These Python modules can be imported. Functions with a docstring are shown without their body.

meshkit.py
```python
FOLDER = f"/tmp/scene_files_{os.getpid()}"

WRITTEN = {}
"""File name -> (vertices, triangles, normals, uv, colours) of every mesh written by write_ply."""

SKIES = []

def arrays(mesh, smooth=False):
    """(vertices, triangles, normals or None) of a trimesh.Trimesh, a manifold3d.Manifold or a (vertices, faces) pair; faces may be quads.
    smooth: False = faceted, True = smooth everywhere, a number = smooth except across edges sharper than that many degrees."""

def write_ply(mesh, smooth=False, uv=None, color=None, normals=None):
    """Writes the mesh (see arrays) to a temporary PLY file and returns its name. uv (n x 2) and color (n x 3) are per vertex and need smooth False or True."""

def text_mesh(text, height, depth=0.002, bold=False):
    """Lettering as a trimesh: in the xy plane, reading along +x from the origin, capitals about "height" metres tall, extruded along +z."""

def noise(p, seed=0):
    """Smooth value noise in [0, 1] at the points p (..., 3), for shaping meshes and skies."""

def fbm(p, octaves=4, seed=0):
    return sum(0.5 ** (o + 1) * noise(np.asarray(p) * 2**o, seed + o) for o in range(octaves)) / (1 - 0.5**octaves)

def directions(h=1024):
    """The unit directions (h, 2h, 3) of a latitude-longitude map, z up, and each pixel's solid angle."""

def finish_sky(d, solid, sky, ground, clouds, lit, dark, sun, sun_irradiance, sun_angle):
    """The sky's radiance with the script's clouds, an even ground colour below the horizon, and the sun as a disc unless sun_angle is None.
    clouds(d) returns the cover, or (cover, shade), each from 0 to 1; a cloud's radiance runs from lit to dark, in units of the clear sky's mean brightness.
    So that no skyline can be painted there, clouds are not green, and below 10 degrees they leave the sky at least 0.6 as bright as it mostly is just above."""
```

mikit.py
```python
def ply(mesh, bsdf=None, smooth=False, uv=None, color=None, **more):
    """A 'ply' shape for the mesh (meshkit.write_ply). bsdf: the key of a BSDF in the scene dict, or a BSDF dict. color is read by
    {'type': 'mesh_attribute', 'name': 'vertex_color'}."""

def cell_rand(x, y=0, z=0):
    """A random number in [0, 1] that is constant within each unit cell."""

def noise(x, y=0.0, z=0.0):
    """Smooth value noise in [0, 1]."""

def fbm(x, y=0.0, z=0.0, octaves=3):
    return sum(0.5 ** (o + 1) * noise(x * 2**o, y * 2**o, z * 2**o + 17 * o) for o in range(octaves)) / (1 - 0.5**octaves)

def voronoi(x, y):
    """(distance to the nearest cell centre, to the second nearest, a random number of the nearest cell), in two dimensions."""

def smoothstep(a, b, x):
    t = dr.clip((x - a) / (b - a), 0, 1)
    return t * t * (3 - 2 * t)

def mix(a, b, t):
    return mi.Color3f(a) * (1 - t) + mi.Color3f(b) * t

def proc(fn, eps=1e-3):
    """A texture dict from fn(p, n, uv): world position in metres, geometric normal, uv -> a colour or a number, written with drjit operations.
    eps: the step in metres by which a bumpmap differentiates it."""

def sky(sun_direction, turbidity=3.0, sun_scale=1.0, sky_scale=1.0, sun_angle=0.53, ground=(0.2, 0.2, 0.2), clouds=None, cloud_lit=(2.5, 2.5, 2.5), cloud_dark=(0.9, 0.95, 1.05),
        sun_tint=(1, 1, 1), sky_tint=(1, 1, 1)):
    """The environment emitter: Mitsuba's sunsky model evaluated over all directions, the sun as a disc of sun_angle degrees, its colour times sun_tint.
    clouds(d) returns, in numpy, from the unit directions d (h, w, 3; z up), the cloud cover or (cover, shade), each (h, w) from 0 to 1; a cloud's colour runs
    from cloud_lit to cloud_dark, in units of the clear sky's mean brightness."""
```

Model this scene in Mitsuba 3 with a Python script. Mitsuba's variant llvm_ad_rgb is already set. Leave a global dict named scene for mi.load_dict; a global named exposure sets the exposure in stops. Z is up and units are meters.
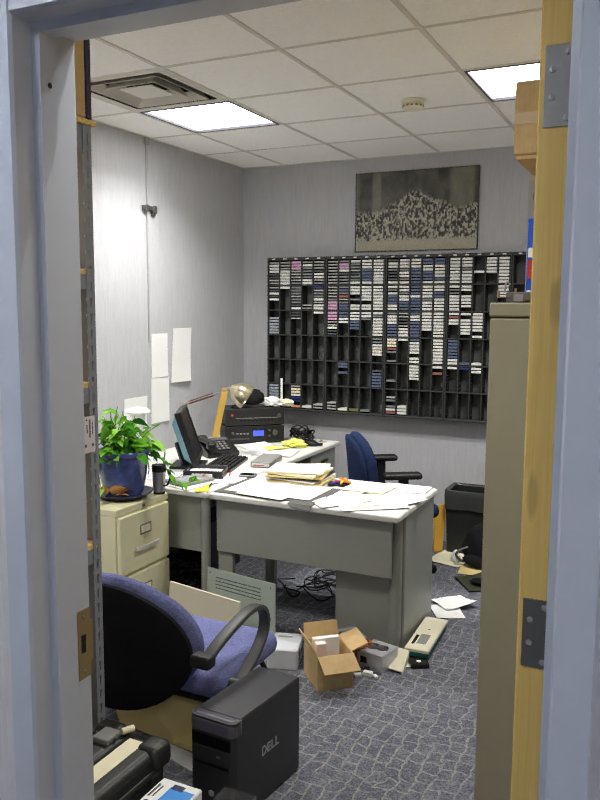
import math, random
import numpy as np, trimesh, mitsuba as mi, mikit, meshkit
import drjit as dr
from manifold3d import Manifold
from shapely.geometry import Polygon, Point, box as sbox
from shapely.ops import unary_union
from mikit import proc, noise, fbm, voronoi, cell_rand, smoothstep, mix

random.seed(7)
RNG = np.random.default_rng(7)
T = mi.ScalarTransform4f
scene, labels = {}, {}

# ---------------------------------------------------------------- camera, exposure, lights
exposure = 0.15
EYE = np.array([0.0, 0.0, 1.70])
YAW, PITCH, ROLL = math.radians(25.856), math.radians(6.761), math.radians(0.337)


def camera():
    cy, sy, cp, sp = math.cos(YAW), math.sin(YAW), math.cos(PITCH), math.sin(PITCH)
    f = np.array([-sy * cp, cy * cp, -sp])
    r = np.array([cy, sy, 0])
    u = np.cross(r, f)
    c, s = math.cos(ROLL), math.sin(ROLL)
    r, u = r * c + u * s, -r * s + u * c
    m = np.eye(4)
    m[:3, 0], m[:3, 1], m[:3, 2], m[:3, 3] = -r, u, f, EYE
    return {'type': 'perspective', 'fov': 2 * math.degrees(math.atan(300 / 785.0)), 'fov_axis': 'x',
            'near_clip': 0.05, 'far_clip': 60.0, 'to_world': T(m.tolist())}


scene['camera'] = camera()
ROOM_LIGHT = (8.0, 7.9, 7.6)         # lens panels of the two fluorescent troffers of the office
ROOM_BEAM = (2.3, 2.28, 2.2)         # their prismatic lenses throw most light downwards: four beams per fixture
HALL_LIGHT = (30.0, 30.6, 32.0)      # troffer of the corridor
CEIL = 2.775


# ---------------------------------------------------------------- helpers: names and labels
USED = {}


def key(name, parent=None):
    full = (parent + '__' if parent else '') + name
    if full not in USED:
        USED[full] = 1
        return full
    n = USED[full]
    while f'{full}_{n:03d}' in USED:
        n += 1
    USED[full] = n + 1
    k = f'{full}_{n:03d}'
    USED[k] = 1
    return k


def thing(name, label, cat, group=None):
    k = key(name)
    labels[k] = {'label': label, 'category': cat}
    if group:
        labels[k]['group'] = group
    return k


def part(parent, name, mesh, mat, smooth=False, label=None, kind=None, **more):
    k = key(name, parent)
    scene[k] = mesh if isinstance(mesh, dict) else mikit.ply(mesh, mat, smooth, **more)
    if label or kind:
        labels[k] = {}
        if label:
            labels[k]['label'] = label
        if kind:
            labels[k]['kind'] = kind
    return k


def single(name, mesh, mat, label, cat, smooth=False, group=None, kind=None, **more):
    k = key(name)
    scene[k] = mikit.ply(mesh, mat, smooth, **more)
    labels[k] = {'label': label, 'category': cat}
    if group:
        labels[k]['group'] = group
    if kind:
        labels[k]['kind'] = kind
    return k


def struct(name, mesh, mat, smooth=False, label=None):
    k = key(name)
    scene[k] = mikit.ply(mesh, mat, smooth)
    labels[k] = {'kind': 'structure'}
    if label:
        labels[k]['label'] = label
    return k


# ---------------------------------------------------------------- helpers: materials
def lin(c):
    c = np.asarray(c, float) / 255.0
    return [float(x / 12.92 if x <= 0.04045 else ((x + 0.055) / 1.055) ** 2.4) for x in c]


def rgb(c):
    return {'type': 'rgb', 'value': lin(c)}


def mat(name, color, rough=0.6, metallic=0.0, spec=0.4, **more):
    base = color if isinstance(color, dict) else rgb(color)
    scene['mat_' + name] = {'type': 'twosided', 'bsdf': {'type': 'principled', 'base_color': base, 'roughness': rough,
                                                        'metallic': metallic, 'specular': spec, **more}}
    return 'mat_' + name


def L3(c):
    return mi.Color3f(*lin(c))


def wall_fn(p, n, uv):
    a = p.x + p.y
    s = fbm(a * 130.0, p.z * 9.0, 0.0, 3)
    g = noise(a * 420.0, p.z * 60.0)
    return mix(L3((172, 172, 176)), L3((192, 192, 196)), dr.clip(0.15 + 0.62 * s + 0.25 * g, 0, 1))


def carpet_fn(p, n, uv):
    # woven pattern of small offset blocks between paler strokes, aligned with the room
    w = 0.034 * (noise(p.x * 7.0, p.y * 13.0) - 0.5) + 0.012 * (noise(p.x * 30.0, p.y * 40.0) - 0.5)
    x = (p.x + w) / 0.056
    col = dr.floor(x)
    y = (p.y + 0.030 * (noise(p.x * 15.0 + 7, p.y * 6.0) - 0.5) + 0.010 * (noise(p.x * 44.0, p.y * 30.0 + 5) - 0.5)) / 0.066 + 3.0 * cell_rand(col, 3)
    row = dr.floor(y)
    fx, fy = x - col, y - row
    keep_x = cell_rand(col, row, 5)
    keep_y = cell_rand(col, row, 9)
    ex = smoothstep(0.19, 0.07, fx) * smoothstep(0.12, 0.2, keep_x)
    ey = smoothstep(0.17, 0.05, fy) * smoothstep(0.1, 0.2, keep_y)
    fine = 0.6 * noise(p.x * 170.0, p.y * 170.0) + 0.4 * noise(p.x * 420.0, p.y * 420.0)
    blot = fbm(p.x * 26.0, p.y * 26.0, 3.0, 2)
    base = mix(L3((84, 86, 97)), L3((128, 129, 136)), dr.clip(0.2 + 0.25 * (cell_rand(col, row, 1) - 0.5) + 0.45 * (blot - 0.35) + 1.5 * (fine - 0.45), 0, 1))
    return mix(base, L3((156, 154, 149)), dr.maximum(ex, ey) * dr.clip(0.1 + 1.0 * fine, 0, 1))


def tile_fn(p, n, uv):
    s = fbm(p.x * 90.0, p.y * 90.0, 0.0, 3)
    sp = smoothstep(0.72, 0.8, noise(p.x * 260.0, p.y * 260.0))
    return mix(L3((232, 231, 228)), L3((240, 239, 236)), s) * (1 - 0.08 * sp)


def oak_fn(p, n, uv):
    g = fbm(p.x * 150.0, p.y * 60.0, p.z * 2.4, 3)
    f = noise(p.x * 520.0, p.y * 300.0, p.z * 9.0)
    knot = smoothstep(0.80, 0.9, noise(p.x * 60.0 + 4, p.y * 12.0, p.z * 7.0))
    return mix(L3((198, 166, 90)), L3((222, 192, 116)), dr.clip(0.75 * g + 0.35 * f, 0, 1)) * (1 - 0.25 * knot)


def chip_fn(p, n, uv):
    s = fbm(p.x * 160.0, p.y * 160.0, p.z * 160.0, 2)
    return mix(L3((178, 146, 76)), L3((238, 214, 140)), s)


def card_fn(p, n, uv):
    s = fbm(p.x * 40.0, p.y * 40.0, p.z * 40.0, 3)
    f = noise((p.x + p.y) * 260.0, p.z * 20.0)
    return mix(L3((178, 148, 102)), L3((202, 174, 128)), dr.clip(s * 0.8 + f * 0.25, 0, 1))


def fabric(c0, c1, sc=260.0):
    def fn(p, n, uv):
        s = noise(p.x * sc, p.y * sc, p.z * sc)
        b = fbm(p.x * 22.0, p.y * 22.0, p.z * 22.0, 2)
        return mix(L3(c0), L3(c1), dr.clip(0.75 * s + 0.4 * (b - 0.3), 0, 1))
    return fn


def grey_speck(c0, c1, sc):
    def fn(p, n, uv):
        return mix(L3(c0), L3(c1), fbm(p.x * sc, p.y * sc, p.z * sc, 3))
    return fn


def brushed_fn(p, n, uv):
    s = noise(p.x * 200.0, p.y * 200.0, p.z * 200.0)
    return mix(L3((138, 140, 132)), L3((144, 146, 138)), s)


def poster_fn(p, n, uv):
    # a plain sepia picture: dark upper storey, mottled pale middle, pale street strip
    x = (p.x + 2.215) / 0.91
    z = (p.z - 2.105) / 0.565
    grain = noise(p.x * 210.0, p.z * 210.0)
    dark = fbm(p.x * 14.0, p.z * 9.0, 1.0, 3)
    pil = smoothstep(0.35, 0.65, noise(x * 11.0, 3.0))
    up = mix(L3((44, 44, 40)), L3((124, 122, 108)), dr.clip(dark * 0.8 - 0.2 + 0.55 * pil, 0, 1))
    speck = fbm(p.x * 92.0, p.z * 58.0, 5.0, 3)
    mid = mix(L3((34, 34, 31)), L3((176, 172, 154)), smoothstep(0.36, 0.68, speck))
    band = smoothstep(0.56, 0.47, z + 0.12 * (noise(x * 7.0) - 0.5) - 0.28 * dr.exp(-dr.square((x - 0.5) / 0.16)))
    low = smoothstep(0.17, 0.13, z + 0.02 * noise(x * 30.0))
    c = mix(up, mid, band)
    c = mix(c, L3((168, 164, 144)), low)
    rim = smoothstep(0.012, 0.006, dr.minimum(dr.minimum(x, 1 - x), dr.minimum(z, 1 - z)))
    c = mix(c, L3((60, 60, 52)), rim)
    return c * (0.82 + 0.3 * grain)


mat('wall', proc(wall_fn), 0.85, spec=0.2)
mat('hallwall', proc(wall_fn), 0.85, spec=0.2)
mat('carpet', proc(carpet_fn), 0.95, spec=0.1)
mat('tile', proc(tile_fn), 0.9, spec=0.15)
mat('white_metal', (222, 220, 212), 0.45)
mat('vent_metal', (205, 203, 192), 0.5)
mat('frame_paint', (170, 176, 188), 0.32, spec=0.5)
mat('oak', proc(oak_fn), 0.45)
mat('steel', (172, 172, 170), 0.38, 0.75)
mat('steel_dark', (110, 110, 108), 0.42, 0.7)
mat('bronze', (132, 116, 84), 0.45, 0.25)
mat('black', (14, 14, 15), 0.5)
mat('black_soft', (22, 22, 24), 0.8, spec=0.2)
mat('rack', (56, 58, 57), 0.5, spec=0.4)
mat('rack_back', (92, 95, 94), 0.6, spec=0.3)
mat('poster', proc(poster_fn), 0.4)
mat('paper', (236, 236, 234), 0.8, spec=0.2)
mat('paper_grey', (206, 206, 204), 0.8, spec=0.2)
mat('paper_cream', (236, 230, 200), 0.8, spec=0.2)
mat('manila', (226, 206, 140), 0.75, spec=0.2)
mat('envelope', (214, 164, 66), 0.75, spec=0.2)
mat('yellow_note', (228, 214, 70), 0.8, spec=0.2)
mat('blotter', (92, 92, 90), 0.6)
mat('file_beige', (206, 202, 166), 0.45, spec=0.45)
mat('cab_tan', (144, 141, 120), 0.5, spec=0.4)
mat('desk_metal', proc(brushed_fn), 0.42, spec=0.5)
mat('desk_top', (212, 212, 206), 0.5, spec=0.4)
mat('shelf_grey', (120, 124, 132), 0.45, spec=0.4)
mat('shelf_light', (168, 172, 176), 0.45, spec=0.4)
mat('chip', proc(chip_fn), 0.8)
mat('card', proc(card_fn), 0.8, spec=0.2)
mat('card_side', (126, 98, 60), 0.85, spec=0.2)
mat('navy', (38, 36, 66), 0.5)
mat('chair_blue', proc(fabric((72, 76, 116), (134, 138, 184))), 0.95, spec=0.1, sheen=0.4)
mat('chair_navy', proc(fabric((24, 33, 58), (46, 60, 96))), 0.95, spec=0.1, sheen=0.3)
mat('chair_shell', proc(fabric((10, 10, 12), (26, 26, 30), 400.0)), 0.85, spec=0.15)
mat('arm_grey', (62, 62, 62), 0.42)
mat('arm_black', (26, 26, 27), 0.45)
mat('tower', (40, 40, 43), 0.38, spec=0.5)
mat('tower_top', (56, 56, 60), 0.36, spec=0.5)
mat('bezel_grey', (78, 76, 86), 0.32, spec=0.5)
mat('gloss_black', (12, 12, 14), 0.15, spec=0.6)
mat('silver_text', (176, 176, 180), 0.35, 0.5)
mat('case_black', proc(grey_speck((26, 28, 27), (40, 42, 40), 160.0)), 0.45, spec=0.45)
mat('case_grey', (120, 122, 120), 0.5)
mat('toner_blue', (44, 138, 222), 0.45)
mat('toner_navy', (26, 36, 84), 0.5)
mat('box_white', (232, 234, 232), 0.5)
mat('pot_glaze', proc(grey_speck((26, 40, 92), (84, 98, 150), 22.0)), 0.14, spec=0.8)
mat('saucer_glaze', (30, 36, 62), 0.25, spec=0.6)
mat('soil', (36, 26, 18), 0.95)
mat('dry_leaf', (158, 116, 66), 0.8)
mat('stem', (92, 130, 48), 0.7)
for i, c in enumerate([(72, 132, 40), (112, 176, 58), (158, 212, 92), (44, 92, 30)]):
    scene[f'mat_leaf_{i}'] = {'type': 'principledthin', 'base_color': rgb(c), 'roughness': 0.35, 'diff_trans': 0.6, 'spec_trans': 0.0}
mat('lcd_black', (30, 31, 32), 0.35, spec=0.5)
mat('teal', (104, 146, 160), 0.45)
mat('brass', (214, 204, 172), 0.2, 0.85)
mat('arm_red', (92, 34, 28), 0.4)
mat('receiver', (46, 46, 46), 0.42, 0.2)
mat('receiver_low', (30, 30, 32), 0.4)
mat('knob', (84, 84, 84), 0.35)
mat('ruler', (202, 164, 74), 0.5)
mat('pvc_white', (236, 236, 232), 0.35, spec=0.5)
mat('grey_plastic', (138, 138, 134), 0.5)
mat('silver_box', (188, 190, 196), 0.35, 0.35)
mat('silver_dark', (120, 122, 126), 0.4, 0.5)
mat('panel_green', (158, 168, 160), 0.45, 0.1)
mat('panel_beige', (198, 190, 168), 0.55)
mat('printer_white', (190, 193, 196), 0.5)
mat('case_cover', (222, 216, 190), 0.5)
mat('pcb', (26, 92, 84), 0.5)
mat('chrome', (200, 200, 204), 0.15, 0.95)
mat('wire_brown', (110, 58, 36), 0.6)
mat('wire_orange', (190, 106, 44), 0.6)
mat('bin_black', (34, 36, 35), 0.45)
mat('bag_grey', (58, 60, 58), 0.25, spec=0.6)
mat('dark_green', (62, 64, 50), 0.7)
mat('smoke_white', (226, 220, 196), 0.5)
mat('smoke_slot', (120, 108, 78), 0.6)
mat('conduit', (168, 168, 170), 0.5)
mat('carton_blue', (40, 84, 190), 0.4)
mat('carton_red', (190, 60, 64), 0.4)
mat('label_pink', (196, 190, 192), 0.6)
mat('print_dark', (96, 92, 94), 0.7)
scene['mat_clear'] = {'type': 'thindielectric', 'int_ior': 1.4}
scene['mat_screen_blue'] = {'type': 'diffuse', 'reflectance': rgb((40, 50, 200))}
CASS = {'W': (222, 222, 216), 'w': (176, 176, 172), 'g': (126, 130, 130), 'd': (78, 82, 84), 'b': (86, 96, 122), 'n': (44, 54, 108),
        'p': (206, 160, 190), 'r': (150, 92, 88), 'y': (230, 222, 190), 'o': (222, 150, 112), 'k': (112, 112, 84), 'c': (160, 166, 176)}
CNAME = {'W': 'white', 'w': 'pale grey', 'g': 'grey', 'd': 'dark grey', 'b': 'slate blue', 'n': 'navy blue', 'p': 'pink', 'r': 'dull red',
         'y': 'cream', 'o': 'orange', 'k': 'olive', 'c': 'blue-grey'}
for k_, c_ in CASS.items():
    mat('cass_' + k_, c_, 0.35, spec=0.5)


# ---------------------------------------------------------------- helpers: meshes
def cat(*ms):
    ms = [m for x in ms for m in (x if isinstance(x, (list, tuple)) else [x])]
    return trimesh.util.concatenate(ms)


def bx(x0, x1, y0, y1, z0, z1, c=0.003):
    """box with chamfered edges"""
    c = min(c, (x1 - x0) * .3, (y1 - y0) * .3, (z1 - z0) * .3)
    if c <= 0:
        m = trimesh.creation.box((x1 - x0, y1 - y0, z1 - z0))
        m.apply_translation([(x0 + x1) / 2, (y0 + y1) / 2, (z0 + z1) / 2])
        return m
    pts = []
    for sx, X in ((1, x0), (-1, x1)):
        for sy, Y in ((1, y0), (-1, y1)):
            for sz, Z in ((1, z0), (-1, z1)):
                pts += [(X + sx * c, Y + sy * c, Z), (X + sx * c, Y, Z + sz * c), (X, Y + sy * c, Z + sz * c)]
    return trimesh.convex.convex_hull(np.array(pts))


def rbox(x0, x1, y0, y1, z0, z1, r, seg=16):
    """box rounded with radius r"""
    s = Manifold.sphere(r, seg)
    ms = [s.translate((X, Y, Z)) for X in (x0 + r, x1 - r) for Y in (y0 + r, y1 - r) for Z in (z0 + r, z1 - r)]
    m = Manifold.batch_hull(ms).to_mesh()
    return trimesh.Trimesh(m.vert_properties[:, :3], m.tri_verts)


def hull(pts):
    return trimesh.convex.convex_hull(np.array(pts, float))


def quad(a, b, c, d):
    return trimesh.Trimesh(np.array([a, b, c, d], float), [[0, 1, 2], [0, 2, 3]], process=False)


def slab(a, b, c, d, t):
    """thin board through four corners, thickness t to both sides"""
    P = np.array([a, b, c, d], float)
    n = np.cross(P[1] - P[0], P[3] - P[0])
    n /= np.linalg.norm(n)
    return hull(np.vstack([P - n * t / 2, P + n * t / 2]))


def tube(points, r, sides=10, cap=True):
    p = np.asarray(points, float)
    t = np.gradient(p, axis=0)
    t /= np.linalg.norm(t, axis=1, keepdims=True) + 1e-12
    ref = np.array([0, 0, 1.0]) if abs(t[:, 2]).max() < 0.95 else np.array([0.31, 0.95, 0.05])
    a = np.cross(t, ref)
    a /= np.linalg.norm(a, axis=1, keepdims=True) + 1e-12
    b = np.cross(t, a)
    ang = np.arange(sides) * 2 * np.pi / sides
    R = np.broadcast_to(np.asarray(r, float), (len(p),))
    v = (p[:, None] + R[:, None, None] * (np.cos(ang)[None, :, None] * a[:, None] + np.sin(ang)[None, :, None] * b[:, None])).reshape(-1, 3)
    f = []
    for i in range(len(p) - 1):
        for j in range(sides):
            k = (j + 1) % sides
            f += [[i * sides + j, i * sides + k, (i + 1) * sides + k], [i * sides + j, (i + 1) * sides + k, (i + 1) * sides + j]]
    if cap:
        n0 = len(v)
        v = np.vstack([v, p[0], p[-1]])
        e = (len(p) - 1) * sides
        for j in range(sides):
            k = (j + 1) % sides
            f += [[n0, k, j], [n0 + 1, e + j, e + k]]
    m = trimesh.Trimesh(v, f, process=False)
    if m.volume < 0:
        m.invert()
    return m


def spline(pts, n=24):
    from scipy.interpolate import CubicSpline
    p = np.asarray(pts, float)
    s = np.concatenate([[0], np.cumsum(np.linalg.norm(np.diff(p, axis=0), axis=1))])
    return CubicSpline(s, p)(np.linspace(0, s[-1], n))


def ribbon(path, w, t, side):
    """flat strap: width w along the vector side, thickness t, rounded section"""
    p = np.asarray(path, float)
    side = np.asarray(side, float) / np.linalg.norm(side)
    tg = np.gradient(p, axis=0)
    tg /= np.linalg.norm(tg, axis=1, keepdims=True)
    nn = np.cross(tg, side)
    nn /= np.linalg.norm(nn, axis=1, keepdims=True)
    ang = np.arange(16) * 2 * np.pi / 16
    cx = np.sign(np.cos(ang)) * np.abs(np.cos(ang)) ** 0.45 * w / 2
    cz = np.sign(np.sin(ang)) * np.abs(np.sin(ang)) ** 0.45 * t / 2
    v = (p[:, None] + cx[None, :, None] * side + cz[None, :, None] * nn[:, None]).reshape(-1, 3)
    S, f = 16, []
    for i in range(len(p) - 1):
        for j in range(S):
            k = (j + 1) % S
            f += [[i * S + j, i * S + k, (i + 1) * S + k], [i * S + j, (i + 1) * S + k, (i + 1) * S + j]]
    n0 = len(v)
    v = np.vstack([v, p[0], p[-1]])
    e = (len(p) - 1) * S
    for j in range(S):
        k = (j + 1) % S
        f += [[n0, k, j], [n0 + 1, e + j, e + k]]
    m = trimesh.Trimesh(v, f, process=False)
    if m.volume < 0:
        m.invert()
    return m


def lathe(prof, loc=(0, 0, 0), sections=40):
    m = trimesh.creation.revolve(np.array(prof, float), sections=sections)
    if m.volume < 0:
        m.invert()
    m.apply_translation(loc)
    return m


def cyl(x, y, z0, z1, r, sections=24, c=0.002):
    c = min(c, r * .4, (z1 - z0) * .3)
    return lathe([(0, z0), (r - c, z0), (r, z0 + c), (r, z1 - c), (r - c, z1), (0, z1)], (x, y, 0), sections)


def xf(m, rotz=0.0, loc=(0, 0, 0), about=(0, 0, 0), rx=0.0, ry=0.0):
    m = m.copy()
    M = trimesh.transformations
    A = M.translation_matrix(np.array(loc, float) + about) @ M.rotation_matrix(rotz, [0, 0, 1]) @ M.rotation_matrix(ry, [0, 1, 0]) @ M.rotation_matrix(rx, [1, 0, 0]) @ M.translation_matrix(-np.array(about, float))
    m.apply_transform(A)
    return m


def frame_of(m, o, ax, ay, az):
    """put a mesh built in a local frame into world: origin o, axes ax ay az"""
    A = np.eye(4)
    A[:3, 0], A[:3, 1], A[:3, 2], A[:3, 3] = ax, ay, az, o
    m = m.copy()
    m.apply_transform(A)
    return m


def prism(poly, t):
    if poly.geom_type != 'Polygon':
        return cat([prism(g, t) for g in poly.geoms])
    return trimesh.creation.extrude_polygon(poly, t, engine='earcut')


_sheet_seed = [0]


def sheet(cx, cy, z, w, h, rot=0.0, t=0.0012, wave=0.002, n=5, lift=0.0):
    """a sheet of paper lying at height z; wave: its unevenness; lift: how far one corner curls up"""
    _sheet_seed[0] += 1
    u, v = np.meshgrid(np.linspace(-.5, .5, n), np.linspace(-.5, .5, n), indexing='ij')
    x, y = u * w, v * h
    dz = wave * meshkit.noise(np.stack([x * 14 + _sheet_seed[0] * 3.1, y * 14, 0 * x], -1)) + lift * np.maximum(0, u + v - .35) ** 1.5
    top = np.stack([x, y, z + t + dz], -1).reshape(-1, 3)
    bot = top - [0, 0, t]
    f = []
    for i in range(n - 1):
        for j in range(n - 1):
            a, b, c, d = i * n + j, (i + 1) * n + j, (i + 1) * n + j + 1, i * n + j + 1
            f += [[a, b, c], [a, c, d]]
    k = n * n
    g = [[a + k, c + k, b + k] for a, b, c in f]
    rim = [i * n for i in range(n)] + [(n - 1) * n + j for j in range(1, n)] + [i * n + n - 1 for i in range(n - 2, -1, -1)] + [j for j in range(n - 2, 0, -1)]
    for q in range(len(rim)):
        a, b = rim[q], rim[(q + 1) % len(rim)]
        g += [[a, a + k, b + k], [a, b + k, b]]
    m = trimesh.Trimesh(np.vstack([top, bot]), f + g, process=False)
    return xf(m, rot, (cx, cy, 0))


def lump(center, size, seed=0, amp=0.25, freq=6.0, sub=3, flat=True):
    m = trimesh.creation.icosphere(subdivisions=sub)
    v = m.vertices
    d = 1 + amp * (meshkit.fbm(v * freq / 4 + seed * 7.3, 3) - .5) * 2
    v = v * d[:, None] * np.array(size)
    if flat:
        v[:, 2] = np.maximum(v[:, 2], -size[2] * .6)
    m.vertices = v + np.array(center)
    return m


ONES = ['', 'first', 'second', 'third', 'fourth', 'fifth', 'sixth', 'seventh', 'eighth', 'ninth', 'tenth', 'eleventh', 'twelfth', 'thirteenth',
        'fourteenth', 'fifteenth', 'sixteenth', 'seventeenth', 'eighteenth', 'nineteenth']


def ordinal(n):
    if n < 20:
        return ONES[n]
    tens = {2: 'twent', 3: 'thirt', 4: 'fort'}[n // 10]
    return tens + 'ieth' if n % 10 == 0 else tens + 'y-' + ONES[n % 10]


# ---------------------------------------------------------------- the setting: office
WX, BY = -3.17, 5.50          # left wall, back wall
RX = 0.62                     # right wall
struct('floor', bx(WX - .1, RX + .1, 1.10, BY + .1, -.06, 0, 0), 'mat_carpet', label='blue-grey patterned office carpet')
struct('wall_back', bx(WX - .1, RX + .1, BY, BY + .1, 0, CEIL + .1, 0), 'mat_wall', label='pale grey back wall with fabric wallpaper')
struct('wall_left', bx(WX - .1, WX, 1.10, BY, 0, CEIL + .1, 0), 'mat_wall', label='pale grey left wall with fabric wallpaper')
struct('wall_right', bx(RX, RX + .1, 1.10, BY, 0, CEIL + .1, 0), 'mat_wall')
FX0, FX1, FZ = -1.044, -0.13, 2.185     # door opening
struct('wall_front', cat(bx(-3.3, FX0 - .008, 1.04, 1.18, 0, CEIL + .1, 0), bx(FX1 + .008, 1.6, 1.04, 1.18, 0, CEIL + .1, 0),
                         bx(FX0 - .008, FX1 + .008, 1.04, 1.18, FZ + .008, CEIL + .1, 0)), 'mat_hallwall')

# ceiling: plenum slab, then tiles and grid as parts
GX, GY, S = -1.590, 2.4585, 0.61
ceil = struct('ceiling', bx(WX - .1, RX + .1, 1.10, BY + .1, CEIL + .11, CEIL + .16, 0), 'mat_tile', label='suspended ceiling of white tiles')
xs = [WX] + [GX + i * S for i in range(-2, 4) if WX < GX + i * S < RX] + [RX]
ys = [1.18] + [GY + j * S for j in range(-2, 6) if 1.2 < GY + j * S < BY - .02] + [BY]
bars = []
for x in xs[1:-1]:
    bars.append(bx(x - .0125, x + .0125, 1.18, BY, CEIL - .002, CEIL + .03, .002))
for y in ys[1:-1]:
    bars.append(bx(WX, RX, y - .0115, y + .0115, CEIL - .0012, CEIL + .028, .002))
bars += [bx(WX, WX + .02, 1.18, BY, CEIL - .002, CEIL + .02, .002), bx(WX, RX, BY - .02, BY, CEIL - .002, CEIL + .02, .002), bx(RX - .02, RX, 1.18, BY, CEIL - .002, CEIL + .02, .002)]
part(ceil, 'grid_bar', cat(bars), mat('grid', (204, 200, 192), 0.5))


def cell_of(x, y):
    return [abs(x - a) < .2 and abs(y - b) < .2 for a, b in ((-2.505, 3.98), (-.675, 3.98), (-2.505, 3.37), (-2.505, 1.54), (-.675, 1.54))]


for i in range(len(xs) - 1):
    for j in range(len(ys) - 1):
        if any(cell_of((xs[i] + xs[i + 1]) / 2, (ys[j] + ys[j + 1]) / 2)):
            continue
        part(ceil, 'tile', bx(xs[i] + .002, xs[i + 1] - .002, ys[j] + .002, ys[j + 1] - .002, CEIL + .0012 + random.uniform(0, .002), CEIL + .03, .0012), 'mat_tile')


def troffer(x0, x1, y0, y1, z, light, label, beam=None, name='ceiling_light', group=None):
    t = thing(name, label, 'ceiling light', group)
    g = .0135
    a0, a1, b0, b1 = x0 + g, x1 - g, y0 + g, y1 - g
    part(t, 'housing', cat(bx(a0, a1, b0, b0 + .012, z - .004, z + .09), bx(a0, a1, b1 - .012, b1, z - .004, z + .09), bx(a0, a0 + .012, b0, b1, z - .004, z + .09),
                           bx(a1 - .012, a1, b0, b1, z - .004, z + .09), bx(a0, a1, b0, b1, z + .085, z + .1)), mat('troffer', (70, 70, 78), 0.5) if 'mat_troffer' not in scene else 'mat_troffer')
    q = quad((a0 + .012, b0 + .012, z + .012), (a0 + .012, b1 - .012, z + .012), (a1 - .012, b1 - .012, z + .012), (a1 - .012, b0 + .012, z + .012))
    k = part(t, 'diffuser', q, None)
    scene[k] = {**scene[k], 'bsdf': {'type': 'diffuse', 'reflectance': rgb((230, 230, 228))}, 'emitter': {'type': 'area', 'radiance': {'type': 'rgb', 'value': list(light)}}}
    if beam:
        for i, fx in enumerate((.28, .72)):
            for j, fy in enumerate((.28, .72)):
                scene[f'{t}_beam_{i}{j}'] = {'type': 'spot', 'intensity': {'type': 'rgb', 'value': list(beam)}, 'cutoff_angle': 64.0, 'beam_width': 30.0,
                                             'to_world': T().look_at([x0 + (x1 - x0) * fx, y0 + (y1 - y0) * fy, z + .008], [x0 + (x1 - x0) * fx, y0 + (y1 - y0) * fy, 0], [0, 1, 0])}
    return t


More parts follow.
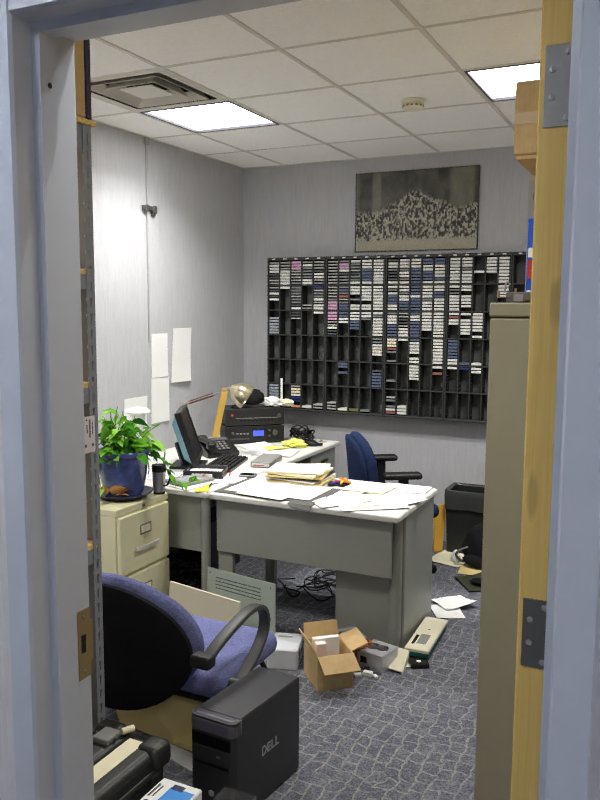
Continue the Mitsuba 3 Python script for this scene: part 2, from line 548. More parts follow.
troffer(-2.81, -2.20, 3.6785, 4.2885, CEIL, ROOM_LIGHT, 'bright square ceiling light beside the air vent', ROOM_BEAM)
troffer(-.98, -.37, 3.6785, 4.2885, CEIL, ROOM_LIGHT, 'bright ceiling light half hidden by the cardboard box at right', ROOM_BEAM)

troffer(-2.81, -2.20, 1.2385, 1.8485, CEIL, ROOM_LIGHT, 'ceiling light above the left shelf unit, out of view', ROOM_BEAM)
troffer(-.98, -.37, 1.2385, 1.8485, CEIL, [c * .35 for c in ROOM_LIGHT], 'ceiling light just inside the door, out of view', [c * .35 for c in ROOM_BEAM])

# four-way air diffuser
v = thing('air_vent', 'square louvred air vent in the ceiling beside the left light', 'air vent')
vx0, vx1, vy0, vy1 = -2.81 + .014, -2.20 - .014, 3.0685 + .014, 3.6785 - .014
vcx, vcy = (vx0 + vx1) / 2, (vy0 + vy1) / 2


def ring(h0, h1, z0, z1, t=.003):
    """square funnel louvre: half-size h0 at z0 to h1 at z1"""
    o = []
    for sx, sy in ((1, 0), (-1, 0), (0, 1), (0, -1)):
        p = np.array([sx, sy]); q = np.array([-sy, sx])
        A = [np.array([vcx, vcy]) + p * h0 - q * h0, np.array([vcx, vcy]) + p * h0 + q * h0, np.array([vcx, vcy]) + p * h1 + q * h1, np.array([vcx, vcy]) + p * h1 - q * h1]
        Z = [z0, z0, z1, z1]
        o.append(slab(*[np.append(a, z) for a, z in zip(A, Z)], t))
    return cat(o)


part(v, 'flange', cat(bx(vx0, vx1, vy0, vy0 + .03, CEIL - .003, CEIL + .01), bx(vx0, vx1, vy1 - .03, vy1, CEIL - .003, CEIL + .01), bx(vx0, vx0 + .03, vy0, vy1, CEIL - .003, CEIL + .01),
                      bx(vx1 - .03, vx1, vy0, vy1, CEIL - .003, CEIL + .01)), 'mat_vent_metal')
part(v, 'duct', cat(ring(.256, .256, CEIL, CEIL + .10), bx(vx0, vx1, vy0, vy1, CEIL + .1, CEIL + .105, 0)), mat('duct', (44, 44, 40), 0.7))
for h in (.212, .138):
    part(v, 'louvre', ring(h + .012, h - .020, CEIL - .006, CEIL + .035), 'mat_vent_metal')
part(v, 'core_plate', bx(vcx - .098, vcx + .098, vcy - .098, vcy + .098, CEIL - .002, CEIL + .004), 'mat_vent_metal')

# smoke detector
sd = thing('smoke_detector', 'round cream smoke detector on the ceiling', 'smoke detector')
part(sd, 'base', lathe([(0, CEIL), (.062, CEIL), (.062, CEIL - .016), (.05, CEIL - .018), (0, CEIL - .018)], (-1.335, 4.09, 0)), 'mat_smoke_white', 30)
part(sd, 'head', lathe([(0, CEIL - .018), (.054, CEIL - .018), (.056, CEIL - .036), (.045, CEIL - .046), (0, CEIL - .047)], (-1.335, 4.09, 0)), 'mat_smoke_white', 30)
for a in np.linspace(0, 2 * np.pi, 14, endpoint=False):
    part(sd, 'sensing_slot', xf(bx(.0535, .0575, -.007, .007, CEIL - .035, CEIL - .026, .001), a, (-1.335, 4.09, 0)), 'mat_smoke_slot')

# ---------------------------------------------------------------- the setting: corridor
struct('floor_hall', bx(-3.3, 1.6, -1.6, 1.10, -.06, 0, 0), 'mat_carpet')
struct('ceiling_hall', bx(-3.3, 1.6, -1.6, 1.04, CEIL, CEIL + .05, 0), 'mat_tile')
struct('wall_hall_right', bx(1.5, 1.6, -1.6, 1.04, 0, CEIL + .05, 0), 'mat_hallwall')
struct('wall_hall', bx(-3.3, 1.6, -1.7, -1.6, 0, CEIL + .05, 0), 'mat_hallwall')
troffer(-1.75, -1.15, -.35, .25, CEIL - .02, HALL_LIGHT, 'corridor ceiling light to the left of the door')
troffer(.55, 1.15, -.75, -.15, CEIL - .02, [c * .62 for c in HALL_LIGHT], 'corridor ceiling light to the right of the door')

# door frame: jambs and head, each a swept profile with stop
def jamb(x, s):
    """x: reveal plane, s: +1 when the opening lies towards +x"""
    pr = [(x, 1.185), (x, 1.122), (x + s * .016, 1.118), (x + s * .016, 1.080), (x, 1.076), (x, 1.034), (x - s * .004, 1.027), (x - s * .052, 1.027), (x - s * .052, 1.040),
          (x - s * .008, 1.040), (x - s * .008, 1.180), (x - s * .05, 1.180), (x - s * .05, 1.190), (x - s * .004, 1.190)]
    m = prism(Polygon(pr), FZ + .052)
    return m


tr = struct('trim_1', cat(jamb(FX0, 1), jamb(FX1, -1)), 'mat_frame_paint', label='blue-grey steel door frame')
hp = [(FZ, 1.185), (FZ, 1.122), (FZ - .016, 1.118), (FZ - .016, 1.080), (FZ, 1.076), (FZ, 1.034), (FZ + .004, 1.027), (FZ + .052, 1.027), (FZ + .052, 1.040), (FZ + .008, 1.040),
      (FZ + .008, 1.180), (FZ + .05, 1.180), (FZ + .05, 1.190), (FZ + .004, 1.190)]
hm = prism(Polygon(hp), FX1 - FX0)
part(tr, 'door_head', frame_of(hm, (FX0, 0, 0), (0, 0, 1), (0, 1, 0), (1, 0, 0)), 'mat_frame_paint')
# strike plate in the left rabbet
stp = Polygon([(1.150, .955), (1.186, .955), (1.186, .985), (1.192, .985), (1.192, 1.07), (1.186, 1.07), (1.186, 1.098), (1.150, 1.098)]).difference(sbox(1.158, 1.008, 1.172, 1.046))
stp = stp.difference(Point(1.167, .970).buffer(.0035)).difference(Point(1.167, 1.083).buffer(.0035))
sk = part(tr, 'strike_plate', frame_of(prism(stp, .002), (FX0 - .0005, 0, 0), (0, 1, 0), (0, 0, 1), (1, 0, 0)), 'mat_bronze', label='bronze strike plate')
part(sk, 'latch_hole', bx(FX0 - .0004, FX0 + .0006, 1.158, 1.172, 1.008, 1.046, 0), 'mat_black')
for z in (.970, 1.083):
    part(sk, 'screw', frame_of(cyl(0, 0, 0, .0018, .0033, 12), (FX0 + .0008, 1.167, z), (0, 1, 0), (0, 0, 1), (1, 0, 0)), 'mat_chrome')
part(tr, 'bumper_hole', frame_of(cyl(0, 0, 0, .0008, .005, 16), (FX0 + .016, 1.102, 2.085), (0, 1, 0), (0, 0, 1), (1, 0, 0)), 'mat_black')

# the open door, seen on its hinge edge
dr_ = struct('door_1', bx(-.196, -.150, 1.150, 2.05, .012, FZ - .004, .002), 'mat_oak', label='oak door standing open, seen on its hinge edge')
part(dr_, 'door_knob', cat(frame_of(cyl(0, 0, 0, .05, .012), (-.25, 1.99, 1.0), (0, 1, 0), (0, 0, 1), (1, 0, 0)), lump((-.265, 1.99, 1.0), (.026, .026, .026), 1, 0, sub=2, flat=False)), 'mat_steel', 40)
for zt, zb, mm in ((2.054, 1.946, 'mat_steel'), (1.276, 1.172, 'mat_steel_dark'), (.36, .248, 'mat_steel_dark')):
    hg = part(dr_, 'hinge', bx(-.1885, -.1505, 1.1472, 1.1512, zb, zt, .0006), mm, label='grey steel hinge leaf')
    for dx, dz in ((-.178, .30), (-.178, .64), (-.158, .1), (-.158, .9)):
        part(hg, 'screw', frame_of(lathe([(0, 0), (.0048, 0), (.0040, .0014), (.0012, .0018), (0, .0010)], sections=14), (dx, 1.1474, zt + (zb - zt) * dz), (1, 0, 0), (0, 0, 1), (0, -1, 0)), 'mat_steel')
    part(hg, 'knuckle', cyl(-.141, 1.150, zb, zt, .007, 16), 'mat_steel')

# ---------------------------------------------------------------- wall rack with cassettes
COLS = [  # 48 slots each, top to bottom, six bays of eight
    'wWWWddww' 'wdWdW...' '..cccccc' '........' '........' 'cccccc.w',
    'wwwWWWWW' 'W.......' '........' '........' '........' '.......w',
    'pppwwwwg' 'gggwggdW' 'ddw.....' '........' '........' 'wyyWnn.o',
    'gWggggWW' '......wg' '........' '........' '........' '.......W',
    'wwwdWWwg' 'nwggWwWW' 'W.......' '........' '........' '......ww',
    'wwwwgwww' 'wwwwgppp' 'pppwwWdd' '........' '........' '.....www',
    'gppWdggg' 'gbgrwgbb' 'bbWW....' '........' 'bb.b....' '.......W',
    'WggwdggW' 'WWW.g.WW' 'WWWbbb..' '........' '........' '.......k',
    'WWWbbbbW' 'WWWWW.WW' 'WWg.....' '........' '........' '.......g',
    'WWWWWWWW' 'WWWWWWWW' 'WgWWWWWW' 'ggWWyW..' '..dbbbbb' '........',
    'dWWgdddW' 'WgWbbbWW' 'gWWWbbbb' 'Wyyrg..g' '.....g..' '..wg.gWr',
    'WWWgWWgW' 'WWgWWbbb' 'wwddwWWW' 'W.......' '........' '.....WWW',
    'WWWbbbbb' 'bbbWbbbb' 'bWWbbbbb' 'bWWWW.WW' 'WWWWW...' '........',
    'bbWWbbbW' 'WWWWgWWW' 'WWWWWW..' '........' '........' '........',
    'bbWWWWbW' 'WWbbWWWW' 'WWWWWWWW' 'WWWWWWWW' 'W.r.....' '........',
    'WWWWWWWW' 'WggWWWWW' 'WrWW....' 'bbbbbbWW' 'W.......' '........',
    'WWWgWWWW' 'WW.WWWW.' 'W.WWWWW.' '.......b' 'n.......' '........',
    '....W...' '........' 'WWWWWW.W' '.......W' 'WW......' '........',
    'WWWWW...' '........' '........' '........' '........' '........',
    'WWWWWWWW' 'WWWW....' '........' '........' '........' '........',
    '.' * 48, '.' * 48, '.' * 48, '.' * 48, '.' * 48]
RX0 = [-2.901, -2.408, -1.938, -1.487, -1.046, -0.606]
RT, RB = 2.072, 0.905                # outer top and bottom
RF = 5.392                           # front face
HEAD = 0.022
BAY = (RT - HEAD - (RB + .016)) / 6
SL = (BAY - .010) / 8
cass_total = 0
cass_boxes = {}
order = []
RACKN = ['first', 'second', 'third', 'fourth', 'fifth']
for u in range(5):
    x0, x1 = RX0[u] + .001, RX0[u + 1] - .001
    k = thing('cassette_rack', f'black wall rack for cassettes, {RACKN[u]} of five side by side from the left', 'rack')
    part(k, 'case_frame', cat(bx(x0, x0 + .010, RF, BY - .001, RB, RT), bx(x1 - .010, x1, RF, BY - .001, RB, RT), bx(x0, x1, RF, BY - .001, RT - HEAD, RT), bx(x0, x1, RF, BY - .001, RB, RB + .016)), 'mat_rack')
    part(k, 'back_panel', bx(x0 + .008, x1 - .008, BY - .012, BY - .002, RB + .01, RT - .01, 0), 'mat_rack_back')
    for b in range(1, 6):
        z = RB + .016 + b * BAY
        part(k, 'shelf', bx(x0 + .009, x1 - .009, RF + .002, BY - .010, z - .004, z + .004, .001), 'mat_rack')
    cw = (x1 - x0 - .020) / 5
    ridges = []
    for c in range(5):
        ca = x0 + .010 + c * cw
        if c:
            part(k, 'divider', bx(ca - .0035, ca + .0035, RF + .003, BY - .010, RB + .015, RT - HEAD, .001), 'mat_rack')
        part(k, 'label_tab', bx(ca + cw * .36, ca + cw * .64, RF - .0015, RF + .001, RT - .016, RT - .006, .0004), 'mat_paper_grey')
        for b in range(6):
            zb = RB + .016 + b * BAY
            for s in range(1, 8):
                z = zb + .005 + s * SL
                for xx in (ca + .0025, ca + cw - .0115):
                    ridges.append(bx(xx, xx + .009, RF + .006, RF + .075, z - .0011, z + .0011, 0))
        col = COLS[u * 5 + c]
        for s in range(48):
            ch = col[s]
            if ch == '.':
                continue
            b, q = divmod(s, 8)
            ztop = RT - HEAD - b * BAY - .005 - q * SL
            zc = ztop - SL / 2
            hh = .0080 if ch in 'WybpcbnrokD' else .0050
            if ch in 'gd':
                hh = .0062
            w = (cw - .015)
            order.append((u * 5 + c, s, ch, ca + cw / 2, zc, w, hh))
    part(k, 'slot_ridge', cat(ridges), 'mat_rack', kind='stuff')
# small grey tags standing in some empty slots
for (c, s) in ((4, 22), (4, 30), (4, 38), (9, 31), (14, 38), (14, 46), (9, 46)):
    u = c // 5
    x0, x1 = RX0[u] + .011, RX0[u + 1] - .011
    cw = (x1 - x0) / 5
    b, q = divmod(s, 8)
    z = RT - HEAD - b * BAY - .005 - (q + 1) * SL
    part(['cassette_rack', 'cassette_rack_001', 'cassette_rack_002'][u], 'slot_tag', bx(x0 + (c % 5 + .52) * cw, x0 + (c % 5 + .82) * cw, BY - .014, BY - .011, z, z + .03, .0005), 'mat_grey_plastic')
order.sort(key=lambda o: -o[0])       # rightmost columns are nearest to the camera
shared = {}
rest = {}
for n, (c, s, ch, x, z, w, hh) in enumerate(order):
    m_ = (ch, round(w, 4))
    if m_ not in shared:
        shared[m_] = mikit.ply(bx(-w / 2, w / 2, 0, .085, -hh, hh, .0012), 'mat_cass_' + ch)
    if n < 330:
        k = key('cassette')
        jit = random.uniform(0, .004)
        scene[k] = {**shared[m_], 'to_world': T().translate([x, RF + .004 + jit, z])}
        labels[k] = {'label': f'{CNAME[ch]}-spined cassette in the {ordinal(c + 1)} column of the wall racks, {ordinal(s + 1)} slot down', 'category': 'cassette', 'group': 'cassettes in the wall racks'}
    else:
        rest.setdefault(ch, []).append(bx(x - w / 2, x + w / 2, RF + .005, RF + .09, z - hh, z + hh, .0012))
if rest:
    for i_, (ch, ms) in enumerate(rest.items()):
        k = f'row_of_cassettes__{i_:03d}'
        scene[k] = mikit.ply(cat(ms), 'mat_cass_' + ch)
    labels['row_of_cassettes'] = {'label': 'further cassettes in the leftmost columns of the wall racks', 'category': 'cassettes', 'kind': 'stuff'}

# poster above the racks
po = thing('poster', 'old sepia photograph poster on the wall above the cassette racks', 'poster')
part(po, 'board', bx(-2.215, -1.305, BY - .014, BY - .001, 2.105, 2.670, .001), 'mat_poster')

# ---------------------------------------------------------------- left wall: conduit, papers
cd = thing('wall_conduit', 'thin grey cable conduit running up the left wall', 'conduit')
part(cd, 'tube', cat(bx(WX, WX + .012, 4.236, 4.248, 1.46, CEIL - .002, .002)), 'mat_conduit')
part(cd, 'ceiling_clip', bx(WX, WX + .02, 4.222, 4.262, CEIL - .045, CEIL - .002, .002), 'mat_conduit')
wb = part(cd, 'bracket', cat(bx(WX, WX + .022, 4.19, 4.33, 2.315, 2.345, .003), bx(WX + .02, WX + .03, 4.20, 4.23, 2.305, 2.35), bx(WX + .02, WX + .03, 4.28, 4.32, 2.300, 2.35), bx(WX, WX + .02, 4.285, 4.315, 2.285, 2.32)), 'mat_steel_dark', label='small dark bracket')


def wall_paper(y0, y1, z0, z1, tilt, label, curl=.012):
    n = 7
    u, v_ = np.meshgrid(np.linspace(0, 1, n), np.linspace(0, 1, n), indexing='ij')
    y = y0 + (y1 - y0) * u + tilt * (v_ - .5)
    z = z0 + (z1 - z0) * v_
    x = WX + .002 + curl * (1 - v_) ** 2 * (0.4 + u)
    P = np.stack([x, y, z], -1).reshape(-1, 3)
    f = []
    for i in range(n - 1):
        for j in range(n - 1):
            a, b, c, d = i * n + j, (i + 1) * n + j, (i + 1) * n + j + 1, i * n + j + 1
            f += [[a, b, c], [a, c, d]]
    m = trimesh.Trimesh(np.vstack([P, P + [.0008, 0, 0]]), [[a, c, b] for a, b, c in f] + [[a + n * n, b + n * n, c + n * n] for a, b, c in f], process=False)
    single('wall_note', m, 'mat_paper', label, 'paper')


wall_paper(4.265, 4.448, 1.222, 1.516, 0.004, 'white sheet pinned on the left wall, upper of the two stacked notes', .004)
wall_paper(4.50, 4.722, 1.172, 1.548, .045, 'longest white sheet on the left wall, nearest the back corner', .016)
wall_paper(4.255, 4.457, .915, 1.219, .01, 'white sheet on the left wall, lower of the two stacked notes', .006)
wall_paper(3.96, 4.20, .80, 1.11, .03, 'white sheet low on the left wall behind the plant', .01)

# ---------------------------------------------------------------- desks
d = thing('desk', 'grey steel office desk with papers on it, its right end panel towards the aisle', 'desk')
part(d, 'desktop', rbox(-2.203, -1.15, 3.44, 4.11, .688, .720, .010, 12), 'mat_desk_top', 40)
part(d, 'modesty_panel', bx(-2.190, -1.203, 3.500, 3.520, .392, .688), 'mat_desk_metal')
part(d, 'end_panel', bx(-1.192, -1.165, 3.60, 4.09, .0, .688, .006), 'mat_desk_metal')
part(d, 'corner_post', cyl(-1.205, 3.585, 0, .688, .030, 28), 'mat_desk_metal', 40)
part(d, 'pedestal', bx(-1.535, -1.195, 3.60, 4.08, .0, .687, .004), 'mat_desk_metal')
part(d, 'leg_panel', bx(-2.196, -2.105, 3.525, 3.555, 0, .688, .004), 'mat_desk_metal')
part(d, 'leg', bx(-2.19, -2.13, 4.05, 4.09, 0, .688, .003), 'mat_desk_metal')
for z0, z1 in ((.06, .34), (.35, .50), (.51, .65)):
    w_ = part(d, 'drawer', bx(-1.525, -1.205, 4.08, 4.094, z0, z1, .002), 'mat_desk_metal')
    part(w_, 'drawer_pull', bx(-1.46, -1.36, 4.094, 4.104, z1 - .05, z1 - .03), 'mat_black')

rd = thing('return_desk', 'grey steel return desk along the left wall, under the radio receivers', 'desk')
part(rd, 'desktop', rbox(-3.165, -2.217, 3.44, 5.27, .688, .720, .010, 12), 'mat_desk_top', 40)
part(rd, 'modesty_panel', bx(-3.12, -2.283, 3.490, 3.508, .375, .688), 'mat_desk_metal')
part(rd, 'corner_post', cyl(-2.252, 3.492, 0, .688, .026, 28), 'mat_desk_metal', 40)
pdl = part(rd, 'pedestal', bx(-2.85, -2.262, 4.80, 5.25, .02, .688, .004), 'mat_desk_metal')
for z0, z1 in ((.53, .675), (.38, .52), (.05, .37)):
    w_ = part(rd, 'drawer', bx(-2.262, -2.250, 4.815, 5.238, z0, z1, .002), 'mat_desk_metal')
    part(w_, 'drawer_pull', bx(-2.250, -2.240, 4.99, 5.10, (z0 + z1) / 2 + .0, (z0 + z1) / 2 + .018), 'mat_black')
part(rd, 'leg_panel', bx(-3.14, -3.10, 3.52, 5.25, 0, .688, .004), 'mat_desk_metal')

# ---------------------------------------------------------------- file cabinet
fc = thing('file_cabinet', 'beige two-drawer file cabinet under the potted plant', 'file cabinet')
FCX = -2.440
part(fc, 'body', bx(-3.10, FCX - .012, 2.985, 3.415, .02, .70, .003), 'mat_file_beige')
part(fc, 'top_cap', cat(bx(-3.10, FCX - .004, 2.982, 3.418, .668, .704, .004)), 'mat_file_beige')
part(fc, 'base', bx(-3.08, FCX - .03, 3.0, 3.40, 0, .021, 0), 'mat_black')
for z0, z1 in ((.362, .660), (.045, .345)):
    w_ = part(fc, 'drawer', rbox(FCX - .020, FCX + .010, 2.997, 3.405, z0, z1, .006, 12), 'mat_file_beige', 40)
    lh = part(w_, 'label_holder', cat(bx(FCX + .010, FCX + .013, 3.155, 3.245, z1 - .075, z1 - .069, .001), bx(FCX + .010, FCX + .013, 3.155, 3.245, z1 - .121, z1 - .115, .001),
                                      bx(FCX + .010, FCX + .013, 3.155, 3.162, z1 - .121, z1 - .069, .001), bx(FCX + .010, FCX + .013, 3.238, 3.245, z1 - .121, z1 - .069, .001)), 'mat_steel_dark')
    part(lh, 'label_card', bx(FCX + .009, FCX + .0112, 3.160, 3.240, z1 - .118, z1 - .072, 0), 'mat_paper_cream')
    path = [(FCX + .008, 3.112, z1 - .182), (FCX + .026, 3.113, z1 - .182), (FCX + .033, 3.122, z1 - .182), (FCX + .034, 3.15, z1 - .182), (FCX + .034, 3.20, z1 - .182), (FCX + .034, 3.25, z1 - .182), (FCX + .033, 3.278, z1 - .182), (FCX + .026, 3.287, z1 - .182), (FCX + .008, 3.288, z1 - .182)]
    part(w_, 'handle', ribbon(np.array(path), .022, .005, (0, .05, 1)), mat('handle_steel', (206, 206, 196), .35, .3) if 'mat_handle_steel' not in scene else 'mat_handle_steel', 40)
part(fc, 'lock', frame_of(cyl(0, 0, 0, .006, .009, 16), (FCX - .003, 3.200, .686), (0, 1, 0), (0, 0, 1), (1, 0, 0)), 'mat_steel_dark')

# ---------------------------------------------------------------- potted plant
PX, PY, PZ = -2.588, 3.226, .704
pl = thing('potted_plant', 'leafy pothos in a blue glazed pot on the file cabinet', 'potted plant')
part(pl, 'saucer', lathe([(0, PZ), (.105, PZ), (.148, PZ + .028), (.154, PZ + .034), (.147, PZ + .036), (.11, PZ + .012), (0, PZ + .010)], (PX, PY, 0), 48), 'mat_saucer_glaze', 40)
part(pl, 'pot', lathe([(0, PZ + .012), (.088, PZ + .012), (.102, PZ + .03), (.121, PZ + .12), (.128, PZ + .19), (.130, PZ + .222), (.137, PZ + .228), (.137, PZ + .250), (.130, PZ + .254), (.116, PZ + .246), (.112, PZ + .2), (0, PZ + .2)], (PX, PY, 0), 56), 'mat_pot_glaze', 40)
part(pl, 'soil', lathe([(0, PZ + .21), (.112, PZ + .206), (.112, PZ + .2)], (PX, PY, 0), 30), 'mat_soil')


def leaf_mesh(base, direction, length, width, droop, twist=0.0):
    """heart-shaped leaf, folded along the midrib and drooping at the tip"""
    dd = np.array(direction, float)
    dd /= np.linalg.norm(dd)
    side = np.cross(dd, [0, 0, 1.0])
    side = side / (np.linalg.norm(side) + 1e-9)
    up = np.cross(side, dd)
    side, up = side * math.cos(twist) + up * math.sin(twist), up * math.cos(twist) - side * math.sin(twist)
    ts = np.array([0, .12, .3, .5, .7, .88, 1.0])
    ws = np.array([.25, .82, 1.0, .86, .58, .25, .02])
    V = []
    for t, w in zip(ts, ws):
        c = np.array(base) + dd * length * t - np.array([0, 0, 1]) * droop * length * t * t
        for s in (-1, -.5, 0, .5, 1):
            back = -.10 * length * abs(s) * (1 if t < .2 else 0)
            V.append(c + side * width / 2 * w * s + up * width * .16 * abs(s) * w + dd * back)
    F = []
    for i in range(len(ts) - 1):
        for j in range(4):
            a, b, c, e = i * 5 + j, i * 5 + j + 1, (i + 1) * 5 + j + 1, (i + 1) * 5 + j
            F += [[a, b, c], [a, c, e]]
    return trimesh.Trimesh(np.array(V), F, process=False)


R2 = np.random.default_rng(11)


def vine(points, leaf_every, size, spread, n_stem=20):
    path = spline(points, n_stem)
    part(pl, 'stem', tube(path, .0022, 5), 'mat_stem', 60)
    n = max(2, int(leaf_every))
    for i in range(n):
        t = (i + R2.uniform(.2, .9)) / n
        q = path[min(len(path) - 1, int(t * (len(path) - 1)))]
        a = R2.uniform(0, 2 * np.pi)
        outw = np.array([q[0] - PX, q[1] - PY, 0])
        outw = outw / (np.linalg.norm(outw) + 1e-6)
        dirv = outw * R2.uniform(.2, .9) + np.array([math.cos(a), math.sin(a), R2.uniform(-.5, .65)]) * spread
        L = size * R2.uniform(.75, 1.25)
        part(pl, 'leaf', leaf_mesh(q, dirv, L, L * .78, R2.uniform(.1, .7), R2.uniform(-.7, .7)), f'mat_leaf_{R2.choice(4, p=[.34, .36, .18, .12])}', True)


zs = PZ + .205
for i in range(26):
    a = 2 * np.pi * i / 26 + R2.uniform(-.2, .2)
    r = R2.uniform(.05, .20)
    h = R2.uniform(.08, .24) - .35 * max(0, r - .1)
    x1, y1 = PX + r * math.cos(a), PY + r * math.sin(a)
    vine([(PX + .5 * r * math.cos(a) * .6, PY + .5 * r * math.sin(a) * .6, zs), (PX + .7 * r * math.cos(a), PY + .7 * r * math.sin(a), zs + h * .8), (x1, y1, zs + h)], 6, .068, .8)
for i in range(6):
    a = R2.uniform(0, 2 * np.pi)
    vine([(PX + .03 * math.cos(a), PY + .03 * math.sin(a), zs), (PX + .05 * math.cos(a), PY + .04 * math.sin(a), zs + .13), (PX + .07 * math.cos(a + .6), PY + .06 * math.sin(a + .6), zs + R2.uniform(.20, .29))], 4, .07, .6)
for i in range(7):       # leaves hanging over the rim
    a = -2.6 + i * .75
    vine([(PX + .08 * math.cos(a), PY + .08 * math.sin(a), zs), (PX + .14 * math.cos(a), PY + .14 * math.sin(a), zs + .055), (PX + .165 * math.cos(a), PY + .165 * math.sin(a), zs - .01)], 3, .055, .4)
vine([(PX + .1, PY + .03, zs), (PX + .17, PY + .07, zs + .02), (PX + .235, PY + .06, zs - .05), (PX + .27, PY + .04, zs - .085), (PX + .36, PY + .07, zs - .105), (PX + .40, PY + .08, zs - .07)], 13, .05, .7, 30)
vine([(PX + .02, PY - .1, zs), (PX + .0, PY - .165, zs + .01), (PX - .01, PY - .175, zs - .09), (PX + .01, PY - .17, zs - .15)], 5, .055, .5)
vine([(PX - .08, PY - .1, zs), (PX - .1, PY - .15, zs), (PX - .1, PY - .165, zs - .12)], 5, .055, .5)
for i, (dx, dy, rr) in enumerate(((.04, -.118, .4), (.065, -.112, 1.2), (-.005, -.12, 2.5), (.02, -.125, .9))):
    part(pl, 'dry_leaf', leaf_mesh((PX + dx, PY + dy, PZ + .034 + .008 * i), (math.cos(rr), math.sin(rr) * .5, .35), .085, .045, .25, .5 * i), 'mat_dry_leaf', True, label='dead brown leaf' if i == 0 else None)

mg = thing('travel_mug', 'stainless travel mug standing beside the blue plant pot', 'mug')
MX, MY = -2.472, 3.378
part(mg, 'body', lathe([(0, PZ), (.029, PZ), (.031, PZ + .01), (.036, PZ + .115), (.036, PZ + .12), (0, PZ + .12)], (MX, MY, 0), 36), 'mat_steel', 40)
part(mg, 'lid', lathe([(0, PZ + .12), (.037, PZ + .12), (.0385, PZ + .150), (.036, PZ + .156), (.030, PZ + .150), (0, PZ + .148)], (MX, MY, 0), 36), 'mat_black', 40)
part(mg, 'base_ring', lathe([(0, PZ - .0005), (.0305, PZ - .0005), (.032, PZ + .012), (0, PZ + .012)], (MX, MY, 0), 36), 'mat_black', 40)
part(mg, 'handle', ribbon(spline([(MX + .034, MY - .0, PZ + .135), (MX + .065, MY, PZ + .125), (MX + .066, MY, PZ + .07), (MX + .034, MY, PZ + .045)], 20), .014, .008, (0, 1, 0)), 'mat_black', 50)

# ---------------------------------------------------------------- on the return desk
DZ = .7205
vs = thing('table_lamp', 'small lamp with a round white cap shade behind the plant', 'lamp')
part(vs, 'stand', lathe([(0, DZ), (.055, DZ), (.055, DZ + .014), (.03, DZ + .02), (.034, DZ + .2), (.046, DZ + .335), (0, DZ + .335)], (-2.93, 3.80, 0)), 'mat_pvc_white', 40)
part(vs, 'shade', lathe([(0, DZ + .335), (.07, DZ + .338), (.077, DZ + .347), (.06, DZ + .366), (0, DZ + .376)], (-2.93, 3.80, 0)), 'mat_pvc_white', 40)

# monitor
def unit(v):
    v = np.asarray(v, float)
    return v / np.linalg.norm(v)


mo = thing('monitor', 'black flat monitor seen nearly edge-on, tilted back on the return desk', 'monitor')
n0 = unit((.873, .485, .34))
u0 = unit((-.485, .873, 0))
w0 = np.cross(n0, u0)
w0 = w0 if w0[2] > 0 else -w0
MO = np.array([-2.540, 3.835, .765])


def mloc(m):
    return frame_of(m, MO, u0, w0, np.cross(u0, w0))


sgn = 1 if np.dot(np.cross(u0, w0), n0) > 0 else -1
part(mo, 'bezel', mloc(cat(bx(0, .40, 0, .022, -.02, .02), bx(0, .40, .308, .33, -.02, .02), bx(0, .022, 0, .33, -.02, .02), bx(.378, .40, 0, .33, -.02, .02))), 'mat_lcd_black')
part(mo, 'screen', mloc(bx(.02, .38, .02, .31, sgn * .010 - .003, sgn * .010 + .003, 0)), mat('screen', (24, 25, 27), .45))
part(mo, 'back_shell', mloc(hull(np.array([(x, y, -sgn * .018) for x in (.01, .39) for y in (.01, .32)] + [(x, y, -sgn * .06) for x in (.06, .34) for y in (.05, .27)]))), 'mat_teal')
part(mo, 'stand_neck', slab((-2.70, 3.93, .73), (-2.66, 4.02, .73), (-2.74, 4.06, .86), (-2.78, 3.97, .86), .02), 'mat_lcd_black')
part(mo, 'stand_foot', xf(bx(-.10, .10, -.11, .11, 0, .016, .004), .4, (-2.70, 4.0, DZ)), 'mat_lcd_black')

ws_ = thing('wire_stand', 'thin grey wire stand to the left of the monitor', 'wire stand')
part(ws_, 'loop', tube(spline([(-2.76, 3.66, DZ + .003), (-2.76, 3.66, .82), (-2.755, 3.665, .885), (-2.73, 3.70, .905), (-2.70, 3.73, .885), (-2.695, 3.74, .82), (-2.695, 3.74, DZ + .003)], 40), .0035, 8), 'mat_steel_dark', 50)
part(ws_, 'base', tube([(-2.77, 3.65, DZ + .003), (-2.685, 3.75, DZ + .003), (-2.64, 3.70, DZ + .003), (-2.72, 3.60, DZ + .003)], .003, 8), 'mat_steel_dark')

# swing-arm lamp
la = thing('desk_lamp', 'swing-arm desk lamp with a brass shade in the corner', 'lamp')
LB, LE, LH = np.array([-2.905, 4.40, .80]), np.array([-2.995, 4.40, 1.045]), np.array([-2.640, 4.40, 1.165])
part(la, 'clamp', cat(cyl(-2.905, 4.40, DZ - .0, .79, .017), bx(-2.94, -2.87, 4.37, 4.43, DZ, DZ + .02)), 'mat_steel')


def arm_pair(a, b, mat_mid, name):
    q = part(la, name, cat([tube([a + o, b + o], .0045, 8) for o in ((0, .010, .0), (0, -.010, .0))]), 'mat_steel')
    part(q, 'arm_sleeve', tube([a + (b - a) * .10, a + (b - a) * .62], .0125, 12), mat_mid)
    return q


